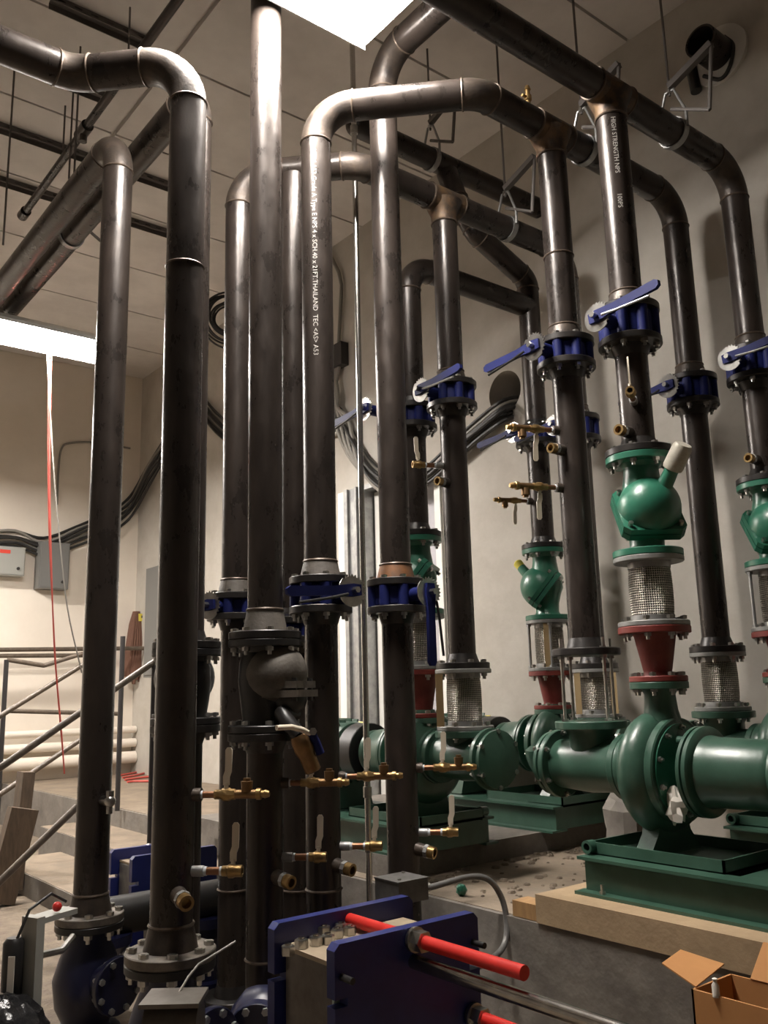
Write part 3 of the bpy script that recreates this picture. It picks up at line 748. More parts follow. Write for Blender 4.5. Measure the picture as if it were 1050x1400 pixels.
# column C: discharge of the far left pump
zC1 = zf(XA, YC, 730, .165); zC2 = zf(XA, YC, 838, .165); zC3 = zf(XA, YC, 915, .165); zC4 = zf(XA, YC, 982, .139)
sC = spool('dark spool hidden behind the tall centre riser', XA, YC, V_C, zC1, Rb=.165)
butterfly('blue lever butterfly valve hidden behind the tall centre riser', XA, YC, *V_C, 0, 'flat+', stem=.42)
triple_duty('green balancing valve half hidden behind the tall centre riser', XA, YC, zC2, zC1, -1, 'short', R=.165)
flex('braided steel connector half hidden behind the vertical blue lever', XA, YC, zC3, zC2, R=.165)
reducer('red cone reducer half hidden behind the tall centre riser', XA, YC, zC4, zC3, R1=.165)
# column G: discharge of the far right pump
zG1 = zf(XB, YC, 747, .165); zG2 = zf(XB, YC, 846, .165); zG3 = zf(XB, YC, 917, .165); zG4 = zf(XB, YC, 970, .139)
sG = spool('black spool with several brass gauge taps above the far green valve', XB, YC, V_G, zG1, Rb=.165)
butterfly('blue lever butterfly valve beside the round wall opening', XB, YC, *V_G, 0, 'flat+')
triple_duty('dark green balancing valve with yellow cap beside the bare wall', XB, YC, zG2, zG1, -1, 'short', R=.165)
flex('braided steel connector with tie rods and wooden strip', XB, YC, zG3, zG2, R=.165, rods=4, boards=[(.01, .028, 'tan')])
reducer('small red cone reducer on the far pump by the wall', XB, YC, zG4, zG3, R1=.165)
# column E2: suction of the far right pump
zK1 = zf(XB, YD, 914, .165); zK2 = zf(XB, YD, 982, .165)
sK = spool('black spool half hidden behind the nearest pump suction spool', XB, YD, V_E2, zK1, Rb=.165, nb=True)
butterfly('blue butterfly valve half hidden behind the nearest pump suction spool', XB, YD, *V_E2, 0, 'flat+')
flex('braided steel connector seen between the four bare threaded rods', XB, YD, zK2, zK1, R=.165, boards=[(-.12, .02, 'tan'), (.12, .02, 'tan')])

# ------------------------------------------------------------------ pumps
AX = 1.20
pump('green pump nearest the camera on the tan pad', XA, YE, AX, 0, YE-YD1, zE2-AX, zF4-AX, ZP, ext=.2)
pump('green pump behind the nearest one, cut off by the right edge', XB, YE, AX, 0, YE-YD1, zI2-AX, zJ4-AX, ZP, ext=.2)
pump('dark green pump in the middle with round bolted end cover, behind the black risers', XA, YD, AX, PI, YC-YD, zD2-AX, zC4-AX, ZP)
pump('dark green pump by the wall behind the nearest pump suction', XB, YD, AX, PI, YC-YD, zK2-AX, zG4-AX, ZP)

# ------------------------------------------------------------------ lower valves of the tall risers
def low_riser(label, P, v, zb, Rt=.16):
    t = thing('pipe_spool', label, 'pipe', (*P, zb), None, 'lower ends of the tall risers')
    wn_flange(t, *P, v, -1, R=Rt)
    run(t, [(*P, v-.03), (*P, zb+.03)])
    part(t, 'weld_bead', 'weld', lambda m: m.torus((*P, max(.35, zr(*P, 1215))), (0, 0, 1), RP, .007, 32, 6))
    wn_flange(t, *P, zb, 1, R=.165)
    return t
l4 = low_riser('lower part of the stencilled riser, below its closed blue valve', P4, v4[1], 0)
l5 = low_riser('lower part of the tall centre riser, below its open blue valve', P5, v5[1], 0)
l3b = low_riser('lower part of the rear riser below the geared blue valve', P3B, v3b[1], 0, .165)
l4b = low_riser('lower part of the riser hidden behind the stencilled one', P4B, v4b[1], 0, .165)
butterfly('blue lever butterfly valve with its lever lying level across the stencilled riser', *P4, *v4, PI/2, 'flat+', R=.148, stem=.28)
butterfly('blue lever butterfly valve with its lever hanging straight down', *P5, *v5, PI/2, 'down', R=.148, stem=.28)
butterfly('blue butterfly valve on the rear riser at the left of the centre group', *P3B, *v3b, .35, 'flat+', stem=.23)
butterfly('blue butterfly valve on the riser hidden behind the stencilled one', *P4B, *v4b, 0.2, 'flat+', stem=.2)

def swing_check(label, P, ztop, zbot, d, R=.172, mt='castgrey'):
    """swing check valve; d horizontal direction of its cover"""
    t = thing('check_valve', label, 'valve', (*P, zbot), None, 'swing check valves')
    d = V(d).normalized(); H = ztop-zbot; x, y = P
    part(t, 'flange', 'black', lambda m: m.disc((x, y, ztop-.034), (0, 0, 1), R, .034))
    part(t, 'flange', 'black', lambda m: m.disc((x, y, zbot), (0, 0, 1), R, .034))
    part(t, 'body', 'black', lambda m: m.lathe([(.11, .034), (.105, .06), (.115, H*.35), (.125, H*.55), (.12, H*.75), (.105, H-.06), (.12, H-.034)], (x, y, zbot), (0, 0, 1), 36))
    part(t, 'dome', mt, lambda m: m.sphere(V((x, y, zbot+H*.62))+d*.055, .150, 36, 20))
    a = (d*.55+V((0, 0, -.83))).normalized(); a = (d*.98+V((0, 0, .22))).normalized()
    sd = a.cross(V((0, 0, 1))).normalized(); up = sd.cross(a)
    c = V((x, y, zbot+H*.50))+d*.125
    dn = V((0, 0, 1))
    part(t, 'cover_flange', mt, lambda m: m.obox(c, d, sd, dn, .088, .105, .016))
    part(t, 'cover', mt, lambda m: m.obox(c-dn*.040+d*.006, d, sd, dn, .092, .110, .016))
    part(t, 'cover_dome', 'black', lambda m: m.sphere(c-dn*.06, .085, 24, 12))
    for sx in (-1, 1):
        for sy in (-1, 1):
            p = c+d*(sx*.068)+sd*(sy*.085)
            part(t, 'bolt', 'black', lambda m: m.cyl(p-dn*.075, p+dn*.03, .013, n=6))
    bolts(t, (x, y, ztop), (0, 0, 1), R*.84, 8, .075, .02)
    bolts(t, (x, y, zbot), (0, 0, 1), R*.84, 8, .075, .02, mt='galv')
    return t
z3t = z3-.03; z3c = zf(*P3, 1003, .172)
swing_check('dusty black swing check valve with bulging cover on the front riser', P3, z3t, z3c, (_R-_F*.35))
l3 = thing('pipe_spool', 'rusty black pipe stub under the dusty swing check valve', 'pipe', (*P3, 0), None, 'lower ends of the tall risers')
wn_flange(l3, *P3, z3c, -1, R=.172); run(l3, [(*P3, z3c-.03), (*P3, .03)]); wn_flange(l3, *P3, 0, 1)
part(l3, 'weld_bead', 'weld', lambda m: m.torus((*P3, .45), (0, 0, 1), RP, .007, 32, 6))
z2bb = zf(*P2B, 992, .17)
swing_check('black swing check valve hidden behind the thickest looking left riser', P2B, z2b-.03, z2bb, (-_R*.4+_F), R=.17, mt='black')
l2b = thing('pipe_spool', 'black pipe stub under the check valve behind the left riser', 'pipe', (*P2B, 0), None, 'lower ends of the tall risers')
wn_flange(l2b, *P2B, z2bb, -1, R=.17); run(l2b, [(*P2B, z2bb-.03), (*P2B, .03)]); wn_flange(l2b, *P2B, 0, 1)
# drain valve hanging from the check valve
dv = thing('drain_valve', 'bronze drain valve with a level cream handle under the dusty check valve', 'valve', onx(395, 975, 2.22))
p0 = ony(392, 985, 3.50); p1_ = ony(408, 1005, 3.46); p2_ = ony(426, 1048, 3.44)
part(dv, 'elbow', 'black', lambda m: m.sweep([V((2.30, 3.60, p0.z+.03)), p0+V((0, .04, .03)), p0, p1_], .036, 16))
part(dv, 'body', 'bronze', lambda m: m.lathe([(0, 0), (.040, 0), (.046, .03), (.046, .07), (.038, .10), (.038, .17), (.030, .175), (0, .175)], p1_, p2_-p1_, 16))
part(dv, 'handle', 'lever', lambda m: m.sweep([ony(378, 995, 3.40), ony(398, 994, 3.40), ony(414, 998, 3.40), ony(424, 1003, 3.40)], [.012, .013, .013, .010], 10))
part(dv, 'handle_nut', 'zinc', lambda m: m.cyl(ony(428, 1000, 3.38), ony(428, 1000, 3.45), .018, n=6))
part(dv, 'blue_grip', 'blue', lambda m: m.sweep([ony(426, 1003, 3.42), ony(432, 1015, 3.42), ony(438, 1030, 3.42)], .020, 10))

# brass valves and sockets on the lower risers
D45 = V((1, -1, 0)).normalized()
for nm, P, a, b in (('thickest looking left riser', P2, 1087, 1191), ('front riser with the dusty check valve', P3, 1071, 1172), ('stencilled riser', P4, 1062, 1157), ('tall centre riser', P5, 1050, 1138)):
    for row, kind, w_ in ((a, 'long', 'upper brass ball valve with side tee'), (b, 'short', 'lower short brass ball valve')):
        loc = V((*P, zr(*P, row)))+D45*(RP-.004)
        ball_valve(f'{w_} on the {nm}', loc, -PI/4, kind, 'brass ball valves on the tall risers')
def facing(P, side):
    d = (-_F*math.sqrt(max(0, 1-side*side))+_R*side).normalized() if abs(side) <= 1 else _R
    return d, math.atan2(d.y, d.x)
for nm, P, row, side in (('thickest looking left riser', P2, 1226, .52), ('front riser with the dusty check valve', P3, 1202, .75), ('stencilled riser', P4, 1186, .8), ('tall centre riser', P5, 1164, .88)):
    d, az = facing(P, side)
    thermowell(f'brass socket low on the {nm}', V((*P, zr(*P, row, .1)))+d*RP*.95, az, tilt=.15)
for nm, P, row, side in (('spool above the nearest green balancing valve', (XA, YD1), 588, -.75), ('long spool with four bare rods', (XA, YE), 612, -.8), ('middle black spool', (XA, YD), 658, -.7), ('spool at the right edge', (XB, YD1), 626, -.8)):
    d, az = facing(P, side)
    thermowell(f'brass socket on the {nm}', V((*P, zr(*P, row, .1)))+d*RP*.95, az, s=.95)
def flip(t): t.rotation_euler.x = PI
d, az = facing(0, -.35)
ball_valve('brass gauge cock pointing at the camera above the nearest green valve', V((XA, YD1, zr(XA, YD1, 548, .1)))+d*RP*.95, az, 'short', 'brass gauge valves')
d, az = facing(0, -.95)
flip(ball_valve('brass gauge valve with drooping lever on the spool with four bare rods', V((XA, YE, zr(XA, YE, 590)))+d*RP*.95, az, 'long', 'brass gauge valves'))
ball_valve('brass gauge valve reaching left from the middle black spool', V((XA, YD, zr(XA, YD, 638)))+d*RP*.95, az, 'short', 'brass gauge valves')
flip(ball_valve('long brass gauge valve reaching left over the bare wall', V((XB, YC, zr(XB, YC, 686)))+d*RP*.95, az, 'long', 'brass gauge valves'))
flip(ball_valve('brass gauge valve crossing the spool above the far green valve', V((XA, YE, zr(XA, YE, 668)))+d*RP*.95, az, 'long', 'brass gauge valves'))
d, az = facing(0, .4)
ball_valve('brass gauge cock with pale lever on the spool at the right edge', V((XB, YD1, zr(XB, YD1, 622, .1)))+d*RP*.95, az, 'short', 'brass gauge valves')
av = thing('air_vent', 'small brass air vent standing on the header beside the top light glare', 'valve', (3.62, YE, ZH+RP-.004), 0)
part(av, 'stem', 'brass', lambda m: m.lathe([(0, 0), (.014, 0), (.014, .05), (.022, .055), (.022, .085), (.014, .09), (.014, .12), (.02, .125), (.012, .15), (0, .15)], n=12))
part(av, 'handle', 'brass', lambda m: m.cyl((-.05, 0, .07), (.02, 0, .07), .009, n=8))

# zinc hose tap on the leftmost riser
ht = thing('hose_tap', 'zinc elbow tap on the leftmost riser', 'valve', V((*P1, zr(*P1, 1093)))+facing(0, .75)[0]*RP*.95, facing(0, .75)[1])
part(ht, 'body', 'zinc', lambda m: (m.cyl((-.01, 0, 0), (.06, 0, 0), .024, n=14), m.sphere((.065, 0, 0), .03, 14, 8), m.cyl((.065, 0, 0), (.065, 0, .05), .02, n=8)))
part(ht, 'handle', 'zinc', lambda m: m.cyl((.065, 0, -.06), (.065, 0, 0), .016, n=10))

# ------------------------------------------------------------------ control valves at the foot of the left risers
def control_valve(label, P, zt, R, cover):
    t = thing('control_valve', label, 'valve', (*P, 0), None, 'dark blue control valves')
    x, y = P
    part(t, 'top_flange', 'black', lambda m: m.disc((x, y, zt-.034), (0, 0, 1), R, .034))
    part(t, 'body', 'darkblue', lambda m: m.lathe([(.11, zt-.034), (.10, zt-.08), (.135, zt-.16), (.165, zt-.26), (.15, zt-.38), (.11, zt-.46), (.10, .06), (.12, .035)], (x, y, 0), (0, 0, 1), 36))
    part(t, 'bottom_flange', 'black', lambda m: m.disc((x, y, 0), (0, 0, 1), R, .034))
    d = (_R*.8-_F*.6).normalized()
    part(t, 'side_port', 'darkblue', lambda m: m.cyl(V((x, y, zt-.26)), V((x, y, zt-.26))+d*.24, .085, n=28))
    part(t, 'side_flange', 'darkblue', lambda m: m.disc(V((x, y, zt-.26))+d*.22, d, .13, .03, 32))
    bolts(t, V((x, y, zt-.26))+d*.235, d, .108, 8, .03, .016, 'galv')
    bolts(t, (x, y, zt), (0, 0, 1), R*.84, 8, .075, .021)
    return t
cv1 = control_valve('dark blue control valve under the leftmost riser', P1, z1-.03, .165, 0)
cv2 = control_valve('dark blue control valve under the thickest looking left riser', P2, z2-.03, .175, 1)
act = thing('actuator', 'pale actuator bracket with black housing beside the leftmost riser foot', 'actuator', (1.3, 4.45, .25))
h = V((-.6, .8, 0)).normalized()
ca = ony(43, 1315, 4.35)
part(act, 'bracket', 'lightbox', lambda m: (m.obox(ca, (.25, .1, 0), (-.1, .25, 0), (0, 0, 1), .022, .05, .19), m.obox(ca+V((.10, .05, .17)), (.25, .12, 0), (-.1, .25, 0), (0, 0, 1), .11, .05, .012)))
part(act, 'motor_housing', 'black', lambda m: m.lathe([(0, -.13), (.03, -.13), (.045, -.11), (.045, .11), (.03, .13), (0, .13)], ca-V((.075, -.02, .02)), (0, 0, 1), 16))
part(act, 'nameplate', 'paper', lambda m: m.obox(ca-V((.095, .028, .03)), _R, _F, (0, 0, 1), .014, .003, .075))
part(act, 'linkage', 'zinc', lambda m: m.sweep([ca+V((.02, 0, .02)), ca+V((.15, .05, .01)), ca+V((.22, .10, .05))], .016, 8))
part(act, 'lead', 'cable', lambda m: m.sweep([ca+V((-.07, 0, .10)), ca+V((-.02, 0, .22)), ca+V((.08, .02, .27)), ca+V((.16, .05, .22))], .007, 8))
part(act, 'red_cap', 'redtube', lambda m: m.sphere(ca+V((.11, .02, .21)), .022, 12, 6))
cov = thing('actuator', 'bare metal actuator cover in front of the second dark blue control valve', 'actuator', ony(240, 1390, 3.0))
cc = ony(238, 1385, 3.05)
part(cov, 'cover', 'baremetal', lambda m: m.lathe([(0, -.09), (.085, -.09), (.085, .09), (0, .09)], cc+V((0, 0, -.045)), _R, 28))
part(cov, 'lid', 'baremetal', lambda m: m.obox(cc+V((0, 0, .047)), _R, _F, (0, 0, 1), .10, .085, .007))
part(cov, 'support', 'black', lambda m: m.cyl(cc+V((0, 0, -.12)), V((cc.x, cc.y, .0)), .03, n=10))
part(cov, 'lead', 'greycable', lambda m: m.sweep([cc+V((.03, .03, .05)), ony(258, 1335, 3.1), ony(272, 1318, 3.1), ony(322, 1287, 3.1)], .0042, 8))
# ------------------------------------------------------------------ plate heat exchanger in the foreground
def exchanger(label, detail=True):
    t = thing('plate_heat_exchanger', label, 'heat exchanger', (2.09, 2.75, 0))
    X0, X1, Zt = 1.77, 2.41, .80
    prof = [(0, .02), (X1-X0, .02), (X1-X0, Zt-.19), (X1-X0-.05, Zt-.19), (X1-X0-.05, Zt-.165), (X1-X0, Zt-.165), (X1-X0, Zt-.02), (X1-X0-.02, Zt), (.02, Zt), (0, Zt-.02), (0, Zt-.165), (.05, Zt-.165), (.05, Zt-.19), (0, Zt-.19)]
    def bevelplate(m, y, th):
        m.prism(prof, (X0, y, 0), (1, 0, 0), (0, 0, 1), -th)
    part(t, 'frame_plate', 'plateblue', lambda m: bevelplate(m, 2.54, .045))
    part(t, 'pressure_plate', 'plateblue', lambda m: bevelplate(m, 2.91, .045))
    for y in (2.50, 2.955): part(t, 'foot', 'plateblue', lambda m: m.box((X0+.05, y, 0), (X1-.05, y+.04, .05)))
    part(t, 'side_cover', 'baremetal', lambda m: m.box((X0+.035, 2.60, .04), (X0+.05, 2.89, .715)))
    part(t, 'top_cover', 'tancover', lambda m: m.box((X0+.03, 2.59, .715), (X1-.06, 2.90, .73)))
    part(t, 'gasket_edge', 'gasket', lambda m: (m.box((X0+.03, 2.588, .04), (X0+.055, 2.60, .735)), m.box((X0+.03, 2.588, .73), (X0+.20, 2.60, .736))))
    for k in range(18):
        y = 2.606+k*.0158
        part(t, 'channel_plate', 'galv', lambda m: m.box((X0+.055, y, .05), (X1-.055, y+.007, .712)))
    def tbolt(x, z, yend, ystart=2.93):
        part(t, 'tie_bolt', 'redtube', lambda m: m.cyl((x, ystart, z), (x, yend, z), .0225, n=20))
        part(t, 'tie_nut', 'zinc', lambda m: (m.lathe([(0, 0), (.040, 0), (.042, .004), (.042, .016), (0, .018)], (x, 2.535, z), (0, -1, 0), 24), m.cyl((x, 2.52, z), (x, 2.475, z), .036, n=6)))
    tbolt(2.10, .762, 2.02)
    lo = ony(648, 1388, 2.53); tbolt(lo.x, lo.z, 2.0)
    part(t, 'guide_bar', 'chrome', lambda m: m.cyl((2.10, 2.93, .690), (2.10, 1.15, .690), .024, n=24))
    part(t, 'end_post', 'plateblue', lambda m: m.box((2.05, 1.09, 0), (2.15, 1.15, .74)))
    if detail:
        for (a, b) in ((.028, .70), (X1-X0-.028, .70)):
            part(t, 'slot_bolt', 'black', lambda m: m.cyl((X0+a, 2.545, b), (X0+a, 2.48, b), .011, n=10))
    return t
MT['plateblue'] = mat('exchanger_blue', (.010, .016, .105), .42, 0, (.016, .024, .14), 7)
MT['tancover'] = mat('tan_cover', (.36, .29, .20), .6, 0, (.28, .22, .15), 9)
ex = exchanger('dark blue plate heat exchanger with red tie bolts in the foreground')
for i, (px, py) in enumerate(((394, 1299), (412, 1290), (432, 1286), (443, 1272), (448, 1284), (461, 1276), (466, 1268), (478, 1272))):
    p = onz(px, py, .745); p.z = .7301
    a = random.uniform(0, 1); wds = ['at the outer corner', 'second from the outer corner', 'third from the outer corner', 'at the back of the cluster', 'in the middle of the cluster', 'towards the red bolt', 'behind the one towards the red bolt', 'nearest the red bolt'][i]
    t = thing('hex_nut', f'loose shiny hex nut on the exchanger cover, {wds}', 'nut', p, a, 'loose nuts on the heat exchanger')
    part(t, 'nut', 'zinc', lambda m: m.lathe([(.012, 0), (.024, 0), (.0245, .003), (.0245, .026), (.022, .030), (.012, .030), (.012, 0)], n=6), 20)
    part(t, 'stud_end', 'chrome', lambda m: m.cyl((0, 0, 0), (0, 0, .036), .0118, n=10))
ex2 = copy_tree(ex); ex2['label'] = 'second plate heat exchanger behind the two left risers'
ex2.location = (2.50, 5.42, 0); ex2.rotation_euler.z = PI; ex2.scale = (.86, .86, .86)
for ch in list(ex2.children):
    if ch.name.split('.')[0] in ('guide_bar', 'end_post', 'tie_bolt', 'slot_bolt'): bpy.data.objects.remove(ch)
ex2['group'] = ex['group'] = 'plate heat exchangers'

# junction box with flexible conduit
jc = onz(549, 1215, .70)
jb = thing('junction_box', 'dull metal junction box with flexible conduit beside the heat exchanger', 'box', (jc.x, jc.y, 0))
A = V((1, 0, 0)); B = V((0, 1, 0))
MT['jbox'] = mat('dull_zinc_box', (.20, .195, .185), .55, .5, (.14, .135, .13), 16)
part(jb, 'box', 'jbox', lambda m: m.obox(jc, A, B, (0, 0, 1), .088, .088, .046))
part(jb, 'lid', 'jbox', lambda m: m.obox(jc+V((0, 0, .049)), A, B, (0, 0, 1), .091, .091, .003))
part(jb, 'post', 'galv', lambda m: m.box((jc.x-.02, jc.y-.02, 0), (jc.x+.02, jc.y+.02, jc.z-.046)))
for s in (-.06, .06): part(jb, 'screw', 'zinc', lambda m: m.cyl(jc+V((s, s, .05)), jc+V((s, s, .06)), .008, n=8))
cs = jc+V((.088, -.03, -.005))
def smooth(pts, k=6):
    pts = [V(p) for p in pts]; out = []
    P_ = [pts[0]*2-pts[1]]+pts+[pts[-1]*2-pts[-2]]
    for i in range(1, len(P_)-2):
        a, b, c, d = P_[i-1:i+3]
        for j in range(k):
            t = j/k
            out.append(.5*((2*b)+(c-a)*t+(2*a-5*b+4*c-d)*t*t+(3*b-a-3*c+d)*t**3))
    out.append(pts[-1]); return out
fc = [cs, cs+V((.05, -.03, .002)), ony(640, 1199, 3.35), ony(668, 1203, 3.32), ony(686, 1228, 3.30), ony(693, 1262, 3.28), ony(690, 1290, 3.26), ony(676, 1308, 3.22), ony(640, 1330, 3.15)]
part(jb, 'flexible_conduit', 'jbox', lambda m: m.sweep(smooth(fc), .0145, 12))
part(jb, 'conduit_fitting', 'zinc', lambda m: m.cyl(cs-V((.004, 0, 0)), cs+V((.04, -.022, .002)), .021, n=12))
# thin vertical conduit
cx = thing('conduit', 'thin bright vertical conduit between the stencilled riser and the tall centre riser', 'conduit', (3.245, 4.30, ZU))
MT['conduit'] = mat('bright_conduit', (.62, .61, .58), .25, 1.0)
part(cx, 'tube', 'conduit', lambda m: m.cyl((3.245, 4.30, .02), (3.245, 4.30, ZC), .018, n=20))
for z in (5.30, 1.0, .70): part(cx, 'coupling', 'zinc', lambda m: m.cyl((3.245, 4.30, z), (3.245, 4.30, z+.06), .025, n=14))

# ------------------------------------------------------------------ cardboard box
cb = thing('cardboard_box', 'open brown cardboard box with raised flaps in the bottom right corner', 'box', (2.95, 1.75, 0))
c0 = onz(945, 1352, .60)
bx0, by1 = c0.x, c0.y
bx1, by0, bz = bx0+.24, by1-.62, .60
part(cb, 'side', 'card', lambda m: (m.box((bx0, by0, 0), (bx0+.008, by1, bz)), m.box((bx1-.008, by0, 0), (bx1, by1, bz)), m.box((bx0, by0, 0), (bx1, by0+.008, bz)), m.box((bx0, by1-.008, 0), (bx1, by1, bz)), m.box((bx0, by0, 0), (bx1, by1, .008))))
part(cb, 'flap', 'card', lambda m: m.prism([(0, 0), (.22, 0), (.16, .15), (.02, .15)], (bx0+.02, by1-.004, bz), (.9, .1, .1), (.05, .97, .24), .005))
part(cb, 'flap', 'card', lambda m: m.prism([(0, 0), (.50, 0), (.50, .13), (.02, .13)], (bx1-.006, by1-.08, bz), (0, -1, 0), (.55, 0, .83), .005))
part(cb, 'tag', 'paper', lambda m: m.lathe([(0, 0), (.012, 0), (.012, .035), (.006, .045), (.009, .055), (0, .06)], (bx0+.004, by1-.09, bz-.005), (0, 0, 1), 12))

# ------------------------------------------------------------------ handrails at the stair
def bar(m, a, b, r=.024): m.cyl(a, b, r, n=12)
def rail_thing(label, Y, segs, posts, mt='railpaint', r=.024):
    p = ony(*segs[0][0], Y)
    t = thing('handrail', label, 'railing', (p.x, Y, 0), None, 'stair handrails')
    for a, b in segs:
        pa_, pb_ = ony(*a, Y), ony(*b, Y); d = pb_-pa_
        part(t, 'rail', mt, lambda m: m.cyl(pa_-d*.0, pb_, r, n=14))
    for (px, top, zbot) in posts:
        q_ = ony(px, top, Y); part(t, 'post', 'darkrail', lambda m: m.cyl((q_.x, Y, zbot), (q_.x, Y, q_.z), r*1.05, n=12))
    return t
rail_thing('sloping brown handrail at the near side of the stair', 6.40, [((-190, 1180), (215, 902)), ((-190, 1390), (105, 1103))], [(212, 903, ZU), (-160, 1160, 0)])
rail_thing('sloping brown handrail at the far side of the stair', 8.80, [((-150, 1072), (118, 906)), ((-150, 1188), (112, 1010))], [(168, 870, ZU), (-140, 1068, 0)])
rail_thing('kinked brown guard rail on the landing by the far wall', 9.9, [((10, 902), (60, 910)), ((60, 910), (118, 892)), ((14, 972), (165, 976))], [(9, 902, 0)])
rail_thing('level pipe rail along the far wall', 12.6, [((-60, 889), (320, 885)), ((-60, 897), (130, 896))], [(-50, 889, ZU), (310, 886, ZU)], r=.03)
# leaning planks
for i, (a, b, lab) in enumerate((((36, 1055), (18, 1215), 'dark upright timber post beside the stair'), ((32, 1105), (-2, 1235), 'weathered plank leaning on the stair edge'))):
    Y = 8.2-i*.35
    pa_, pb_ = ony(*a, Y), ony(*b, Y)
    tag(part(None, ['timber_post', 'loose_plank'][i], 'oldwood', lambda m: m.obox((pa_+pb_)/2, pa_-pb_, (0, 1, 0), (pa_-pb_).cross(V((0, 1, 0))), (pa_-pb_).length/2, .09-.03*i, .05+.06*i)), lab, 'wood')

# ------------------------------------------------------------------ ceiling channels, rods and hangers
def slotted(m, p, q_, w_=.045, hgt=.045):
    d = (q_-p).normalized(); s = d.cross(V((0, 0, 1))); L = (q_-p).length
    m.obox((p+q_)/2, d, s, (0, 0, 1), L/2, w_/2, .003)
    for k in (-1, 1): m.obox((p+q_)/2+s*(k*w_/2)-V((0, 0, hgt/2)), d, s, (0, 0, 1), L/2, .003, hgt/2)
def channel(label, a, b, zz=ZC-.005):
    p, q_ = onz(*a, zz), onz(*b, zz); q_.y = p.y
    t = thing('strut_channel', label, 'channel', p, None, 'ceiling strut channels')
    part(t, 'channel', 'strutgrey', lambda m: slotted(m, p, q_, .10, .05))
    n = int((q_-p).length/.12)
    for i in range(n):
        c = p+(q_-p)*((i+.5)/n)
        part(t, 'slot_insert', 'black', lambda m: m.box((c.x-.028, c.y-.053, c.z-.034), (c.x+.028, c.y-.052, c.z-.018)))
    return t
MT['strutgrey'] = mat('ceiling_strut', (.14, .125, .115), .6, .2)
channel('slotted channel on the ceiling at the upper left corner', (-60, 50), (138, 133))
channel('slotted channel on the ceiling above the double bend', (70, -2), (208, 46))
channel('plain channel on the ceiling behind the leftmost riser elbow', (-60, 150), (232, 265))
channel('plain channel on the ceiling furthest along at the left', (-60, 225), (232, 322))
def rod(label, a, rowb, z0=ZC-.05, r=.008, group='threaded ceiling rods'):
    p = onz(*a, z0)
    tag(part(None, 'threaded_rod', 'strutgrey', lambda m: m.cyl((p.x, p.y, ZC-.001), (p.x, p.y, zr(p.x, p.y, rowb)), r, n=8)), label, 'rod', group)
rod('thin rod hanging from the upper left channel near the frame edge', (20, 92), 335)
rod('thin rod hanging from the upper left channel near its end', (100, 128), 245)
sp = thing('sprinkler_pipe', 'thin dark pipe with a coupling crossing the ceiling at the upper left', 'pipe', onz(150, 142, 6.1))
a_, b_ = onz(33, 292, 6.1), onz(300, -50, 6.1); b_.x = a_.x
part(sp, 'pipe', 'pipe', lambda m: m.cyl(a_, b_, .034, n=16))
mid = a_+(b_-a_)*.42
part(sp, 'coupling', 'pipe', lambda m: (m.cyl(mid-V((0, .09, 0)), mid+V((0, .09, 0)), .05, n=16), m.cyl(mid, mid+V((0, 0, -.10)), .03, n=12)))
part(sp, 'end_cap', 'pipe', lambda m: m.cyl(a_+V((0, .06, 0)), a_-V((0, .06, 0)), .048, n=16))
part(sp, 'hanger_rod', 'strutgrey', lambda m: (m.cyl(mid+V((0, .5, .03)), V((mid.x, mid.y+.5, ZC-.001)), .008, n=8), m.cyl(mid+V((0, -.9, .03)), V((mid.x, mid.y-.9, ZC-.001)), .008, n=8)))

def hanger(label, p, ax, r=RP):
    p = V(p); ax = V(ax).normalized(); sd = ax.cross(V((0, 0, 1))).normalized(); up = V((0, 0, 1))
    t = thing('pipe_hanger', label, 'hanger', p, None, 'clevis pipe hangers')
    part(t, 'band', 'galv', lambda m: m.tube(p-ax*.022, p+ax*.022, r+.010, r+.003, 40))
    top = p+up*(r+.20)
    for s in (-1, 1):
        part(t, 'yoke_strap', 'galv', lambda m: m.sweep([p+sd*(s*(r+.010)), p+sd*(s*(r+.012))+up*.10, top+sd*(s*.03), top], .010, 8))
    part(t, 'rod', 'strutgrey', lambda m: m.cyl(top-up*.03, V((p.x, p.y, ZC-.001)), .008, n=8))
    part(t, 'nut', 'zinc', lambda m: m.cyl(top-up*.012, top+up*.012, .018, n=6))
    e = top+up*.03; f_ = top+sd*.30+up*.14
    part(t, 'brace_channel', 'strutgrey', lambda m: m.obox((e+f_)/2, f_-e, ax, (f_-e).cross(ax), (f_-e).length/2, .02, .02))
    part(t, 'brace_rod', 'strutgrey', lambda m: m.cyl(f_, p+sd*(r+.16)+up*.02, .012, n=8))
    part(t, 'brace_foot', 'strutgrey', lambda m: m.cyl(top-up*.12, p+sd*(r+.16)+up*.02, .012, n=8))
    return t
hanger('galvanised band hanger beside the highest right elbow', (4.42, YD1, ZH), (1, 0, 0))
hanger('galvanised band hanger just beyond the nearest pump suction tee', (4.12, YE, ZH), (1, 0, 0))
hanger('galvanised band hanger in front of the bent dark branch pipe', (4.42, YD, ZH), (1, 0, 0))
hanger('galvanised band hanger on the highest dark header', (4.22, 4.60, ZH4), (1, 0, 0))
pp = onx(97, 330, P2B[0]); hanger('pale band hanger on the header leaving behind the leftmost riser', (P2B[0], pp.y, 5.0), (0, 1, 0))
